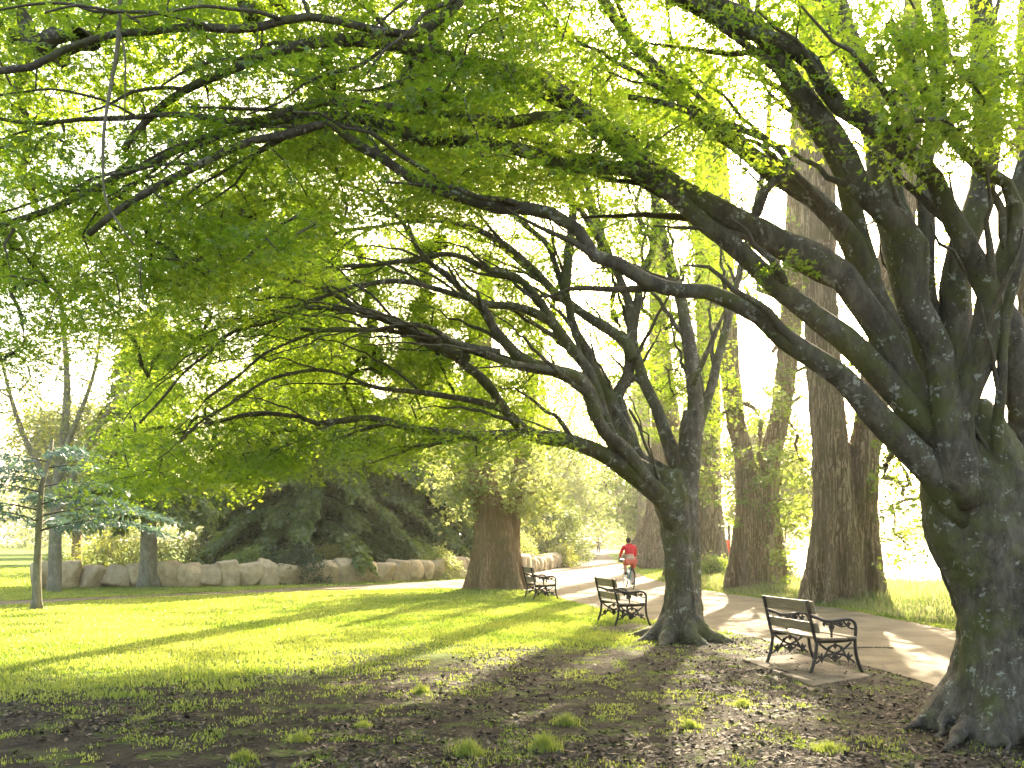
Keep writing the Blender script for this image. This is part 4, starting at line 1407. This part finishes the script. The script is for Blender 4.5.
# ------------------------------------------------------------------ cyclist
M['skin'] = mat_simple('skin', (.50, .31, .22), .6, .3, 0, .08)
M['red_cloth'] = mat_simple('red_jacket_cloth', (.62, .035, .045), .8, .2, 0, .12, 30, .2)
M['coral_cloth'] = mat_simple('coral_shorts_cloth', (.62, .15, .10), .85, .2, 0, .12, 30, .2)
M['white_cloth'] = mat_simple('white_shirt_cloth', (.75, .70, .62), .85, .2, 0, .06, 30, .2)
M['hair'] = mat_simple('dark_hair', (.03, .02, .015), .7, .3, 0, .3, 60, .4)
M['rubber'] = mat_simple('black_rubber', (.02, .02, .02), .8, .2)
M['teal_paint'] = mat_simple('teal_paint', (.05, .30, .36), .35, .5)
M['steel'] = mat_simple('bright_steel', (.55, .55, .54), .3, .5, .8)
M['dark_cloth'] = mat_simple('dark_cloth', (.05, .05, .07), .85, .2)


def skin_mesh(name, joints, edges, mat, parent=None, root_v=0, sub=2):
    me = bpy.data.meshes.new(name)
    me.from_pydata([j[:3] for j in joints], edges, [])
    o = bpy.data.objects.new(name, me)
    C.objects.link(o)
    o.parent = parent
    sk = o.modifiers.new('skin', 'SKIN')
    sk.use_smooth_shade = True
    dat = me.skin_vertices[0].data if me.skin_vertices else None
    if dat is None:
        bpy.context.view_layer.objects.active = o
        bpy.ops.mesh.customdata_skin_add()
        dat = me.skin_vertices[0].data
    for i, j in enumerate(joints):
        dat[i].radius = (j[3], j[4] if len(j) > 4 else j[3])
        dat[i].use_root = i == root_v
    s = o.modifiers.new('sub', 'SUBSURF')
    s.levels = sub
    s.render_levels = sub
    me.materials.append(mat)
    return o


cx, cy_ = (629 - HX) / F * 30, 30.0
RZC = math.radians(6)
SCC = .94           # +y local = riding direction, turned a little left
bk = empty('bicycle', (cx, cy_, 0), 'city bicycle with teal frame ridden away along the path', 'bicycle', None, RZC)
WR, WB = .34, 1.04


def ring(c, r, rr, sides=8, seg=40):
    t = np.linspace(0, 2 * PI, seg + 1)
    return MB().tube(np.stack([np.full(seg + 1, c[0]), c[1] + r * np.cos(t), c[2] + r * np.sin(t)], 1), rr, sides, caps=False)


for yy in (-WB / 2, WB / 2):
    whl = ring((0, yy, WR), WR - .035, .012).build('wheel', M['steel'], bk)
    ring((0, yy, WR), WR - .017, .018).build('tyre', M['rubber'], whl)
    sp = MB()
    for k in range(20):
        a_ = k * 2 * PI / 20
        sp.tube([(.02 * (-1) ** k, yy, WR), (0, yy + (WR - .03) * math.cos(a_), WR + (WR - .03) * math.sin(a_))], .002, 4, caps=False)
    sp.build('spokes', M['steel'], whl)
fr = MB()
bb = (0, -.06, .30)
stp = (0, -.24, .80)
hd = (0, .34, .86)
hb = (0, .37, .72)
for a_, b2, r_ in ((bb, stp, .017), (hd, (0, -.19, .70), .016), (hb, bb, .019), (bb, (.05, -WB / 2, WR), .010), (bb, (-.05, -WB / 2, WR), .010), ((0, -.20, .70), (.05, -WB / 2, WR), .009), ((0, -.20, .70), (-.05, -WB / 2, WR), .009), (hd, hb, .02)):
    fr.tube([a_, b2], r_, 8)
fr.build('frame', M['teal_paint'], bk)
fk = MB()
for sx in (-.05, .05):
    fk.tube(smooth_path([(sx * .7, .38, .70), (sx, .43, .50), (sx, WB / 2, WR)], .06), .011, 6)
fk.build('fork', M['teal_paint'], bk)
hbm = MB().tube(smooth_path([(-.29, .20, 1.0), (-.24, .33, 1.02), (0, .33, .98), (.24, .33, 1.02), (.29, .20, 1.0)], .04), .013, 8)
hbm.tube([(0, .335, .85), (0, .33, .98)], .014, 8).build('handlebar', M['steel'], bk)
sa = MB().ball((0, -.30, .93), (.075, .09, .03)).ball((0, -.18, .935), (.03, .11, .022))
sa.tube([(0, -.24, .78), (0, -.26, .92)], .013, 8).build('saddle', M['rubber'], bk)
mg = MB().tube([(0, -WB / 2 - .10 + .40 * math.sin(t) * 0 - .37 * math.cos(t) + .10, WR + .37 * math.sin(t)) for t in np.linspace(.1, 2.1, 12)], .02, 6)
mg.build('mudguard', M['rubber'], bk)
crk = MB().tube([(.08, -.06, .30), (.09, -.06, .13)], .010, 6).tube([(-.08, -.06, .30), (-.09, -.06, .47)], .010, 6).tube([(-.09, -.06, .30), (.09, -.06, .30)], .014, 8)
crk.tube([(.06, -.06, .30), (.065, -.06, .30)], .09, 20).build('crank', M['steel'], bk)
for sx, z_ in ((.14, .12), (-.14, .48)):
    MB().box((sx, -.06, z_), (.10, .09, .02)).build('pedal', M['rubber'], bk, smooth=False)

bk.scale = (SCC,) * 3
pr = empty('person', (cx, cy_, 0), 'cyclist seen from behind in red jacket and coral shorts', 'person', None, RZC)
pr.scale = (SCC,) * 3
J = [(0, -.27, 1.00, .150, .115),      # 0 pelvis
     (0, -.20, 1.16, .135, .105), (0, -.10, 1.32, .150, .115), (0, -.02, 1.45, .155, .105), (0, .03, 1.52, .062), (0, .07, 1.585, .060), (0, .10, 1.655, .082, .098), (0, .12, 1.735, .06, .075),   # 1-7 spine neck head
     (.19, -.01, 1.46, .062), (.26, .08, 1.27, .046), (.27, .20, 1.09, .036), (.27, .27, 1.03, .030, .040),       # 8-11 right arm
     (-.19, -.01, 1.46, .062), (-.27, .06, 1.26, .046), (-.29, .18, 1.09, .036), (-.275, .26, 1.03, .030, .040),  # 12-15 left arm
     (.105, -.24, .93, .10), (.13, -.00, .60, .068), (.13, -.10, .40, .058), (.13, -.13, .20, .040), (.13, -.06, .165, .042, .035), (.13, .05, .15, .03),  # 16-21 right leg (down)
     (-.105, -.24, .93, .10), (-.13, .14, .86, .068), (-.13, .03, .70, .058), (-.13, -.10, .55, .040), (-.13, -.04, .515, .042, .035), (-.13, .07, .50, .03),  # 22-27 left leg (up)
     ]
for sx in (1, -1):
    for f in range(4):
        fx = sx * (.255 + .016 * f)
        J += [(fx, .295, 1.035, .0095), (fx, .325, 1.015, .0085), (fx, .315, .99, .0075)]
    J += [(sx * .25, .275, 1.02, .0105), (sx * .235, .295, .995, .009)]
E = [(0, 1), (1, 2), (2, 3), (3, 4), (4, 5), (5, 6), (6, 7), (3, 8), (8, 9), (9, 10), (10, 11), (3, 12), (12, 13), (13, 14), (14, 15), (0, 16), (16, 17), (17, 18), (18, 19), (19, 20), (20, 21), (0, 22), (22, 23), (23, 24), (24, 25), (25, 26), (26, 27)]
for h_, st0 in ((11, 28), (15, 42)):
    for f in range(4):
        a_ = st0 + f * 3
        E += [(h_, a_), (a_, a_ + 1), (a_ + 1, a_ + 2)]
    E += [(h_, st0 + 12), (st0 + 12, st0 + 13)]
body = skin_mesh('body', J, E, M['skin'], pr)
g_ = 1.14
up_ = lambda i, k=g_: (J[i][0], J[i][1], J[i][2], J[i][3] * k, (J[i][4] if len(J[i]) > 4 else J[i][3]) * k)
JJ = [(0, -.225, 1.115, .168, .135), up_(2, 1.17), up_(3, 1.14), (0, .03, 1.535, .080), up_(8, 1.25), up_(9, 1.3), (.27, .19, 1.10, .048), up_(12, 1.25), up_(13, 1.3), (-.29, .17, 1.10, .048)]
skin_mesh('jacket', JJ, [(0, 1), (1, 2), (2, 3), (2, 4), (4, 5), (5, 6), (2, 7), (7, 8), (8, 9)], M['red_cloth'], pr)
skin_mesh('shirt', [(0, -.255, 1.045, .172, .135), (0, -.235, 1.10, .166, .130)], [(0, 1)], M['white_cloth'], pr)
skin_mesh('shorts', [(0, -.265, 1.01, .168, .135), (.11, -.24, .93, .118), (.128, -.06, .68, .098), (-.11, -.24, .93, .118), (-.128, .08, .865, .092)], [(0, 1), (1, 2), (0, 3), (3, 4)], M['coral_cloth'], pr)
hm = MB().ball((0, .085, 1.70), (.090, .105, .095), 16, 10).ball((0, .05, 1.655), (.078, .075, .07), 14, 9)
hm.build('hair', M['hair'], pr)
MB().ball((.085, .115, 1.665), (.014, .024, .034)).build('ear', M['skin'], pr)
MB().ball((-.085, .115, 1.665), (.014, .024, .034)).build('ear', M['skin'], pr)
for sx, y_, z_ in ((.13, -.02, .165), (-.13, -.00, .515)):
    MB().ball((sx, y_, z_), (.048, .125, .038), 12, 8).ball((sx, y_ - .08, z_ + .03), (.042, .05, .05), 12, 8).build('shoe', M['dark_cloth'], pr)

# far figures by the path
for px, py, lab, mt, sc in ((598.5, 553.5, 'distant person standing at the path edge in dark clothes', M['dark_cloth'], 1.0),):
    x, y = (px - HX) / F * 105, 105.0
    r_ = empty('person', (x, y, 0), lab, 'person')
    J2 = [(0, 0, .95, .15, .11), (0, 0, 1.2, .14, .10), (0, 0, 1.42, .16, .10), (0, 0, 1.52, .06), (0, .01, 1.60, .085, .09), (0, .01, 1.72, .06),
          (.2, 0, 1.40, .06), (.25, 0, 1.12, .045), (.24, .08, .88, .04), (-.2, 0, 1.40, .06), (-.25, 0, 1.12, .045), (-.24, .08, .88, .04),
          (.1, 0, .88, .095), (.11, .02, .48, .07), (.11, -.02, .08, .045), (.11, .14, .04, .04), (-.1, 0, .88, .095), (-.12, -.05, .48, .07), (-.12, -.12, .08, .045), (-.12, .03, .04, .04)]
    E2 = [(0, 1), (1, 2), (2, 3), (3, 4), (4, 5), (2, 6), (6, 7), (7, 8), (2, 9), (9, 10), (10, 11), (0, 12), (12, 13), (13, 14), (14, 15), (0, 16), (16, 17), (17, 18), (18, 19)]
    skin_mesh('body', J2, E2, M['skin'], r_)
    skin_mesh('coat', [(J2[i][0], J2[i][1], J2[i][2], J2[i][3] * 1.15) for i in (0, 1, 2, 6, 7, 9, 10)], [(0, 1), (1, 2), (2, 3), (3, 4), (2, 5), (5, 6)], mt, r_)
    skin_mesh('trousers', [(J2[i][0], J2[i][1], J2[i][2], J2[i][3] * 1.2) for i in (0, 12, 13, 14, 16, 17, 18)], [(0, 1), (1, 2), (2, 3), (0, 4), (4, 5), (5, 6)], M['dark_cloth'], r_)
    MB().ball((0, 0, 1.69), (.095, .10, .085)).build('hair', M['hair'], r_)

# red sign on its post by the limes
x, y = (729 - HX) / F * 40, 40.0
sg_ = empty('sign', (x, y, 0), 'red upright sign panel on a dark post between two limes', 'sign')
MB().tube([(0, 0, -.05), (0, 0, 2.3)], .05, 10).build('post', M['iron'], sg_)
MB().ball((0, 0, 2.32), (.06, .06, .05)).build('post_cap', M['iron'], sg_)
pn = MB().box((-.09, -.07, 1.25), (.20, .035, .70)).build('panel', mat_simple('red_enamel', (.70, .09, .03), .5, .4), sg_, smooth=False)
pn.modifiers.new('bevel', 'BEVEL').width = .01

# fallen stick on the path
stk = MB().tube(smooth_path([(4.75, 13.0, .03), (5.2, 13.15, .035), (5.55, 13.1, .03)], .05), .010, 7)
tag(stk.build('fallen_branch', M['twig_bark']), 'thin fallen branch on the path behind the near bench', 'branch')

# a dead hanging stem in front of the left foliage
rs = np.random.default_rng(5)
hp = [P(122, -40, 5.9), P(119, 20, 5.9), P(117, 50, 5.9), P(110, 90, 5.9), P(104, 130, 5.9), P(103, 170, 5.9), P(106, 200, 5.9), P(120, 225, 5.9), P(134, 245, 5.9)]
hp2 = [P(119, 30, 5.9), P(125, 55, 5.9), P(125, 95, 5.92), P(124, 130, 5.95)]
mb = MB()
sp = smooth_path(hp, .05)
mb.tube(sp, np.linspace(.018, .006, len(sp)), 7)
sp = smooth_path(hp2, .05)
mb.tube(sp, np.linspace(.009, .004, len(sp)), 6)
tag(mb.build('hanging_vine', M['grey_bark']), 'thin bare vine stem hanging down through the top left leaves', 'vine')

# ------------------------------------------------------------------ haze
HAZE = 0.00038
if HAZE:
    n = NT('haze_air')
    pv = n.n('ShaderNodeVolumePrincipled')
    pv.inputs['Color'].default_value = (1, .97, .90, 1)
    pv.inputs['Density'].default_value = HAZE
    pv.inputs['Anisotropy'].default_value = .6
    n.l(pv.outputs[0], n.out.inputs['Volume'])
    hz = MB().box((0, 390, 14.0), (1300, 1080, 32)).build('haze', n.m, smooth=False)
    tag(hz, 'thin bright morning haze', kind='stuff')
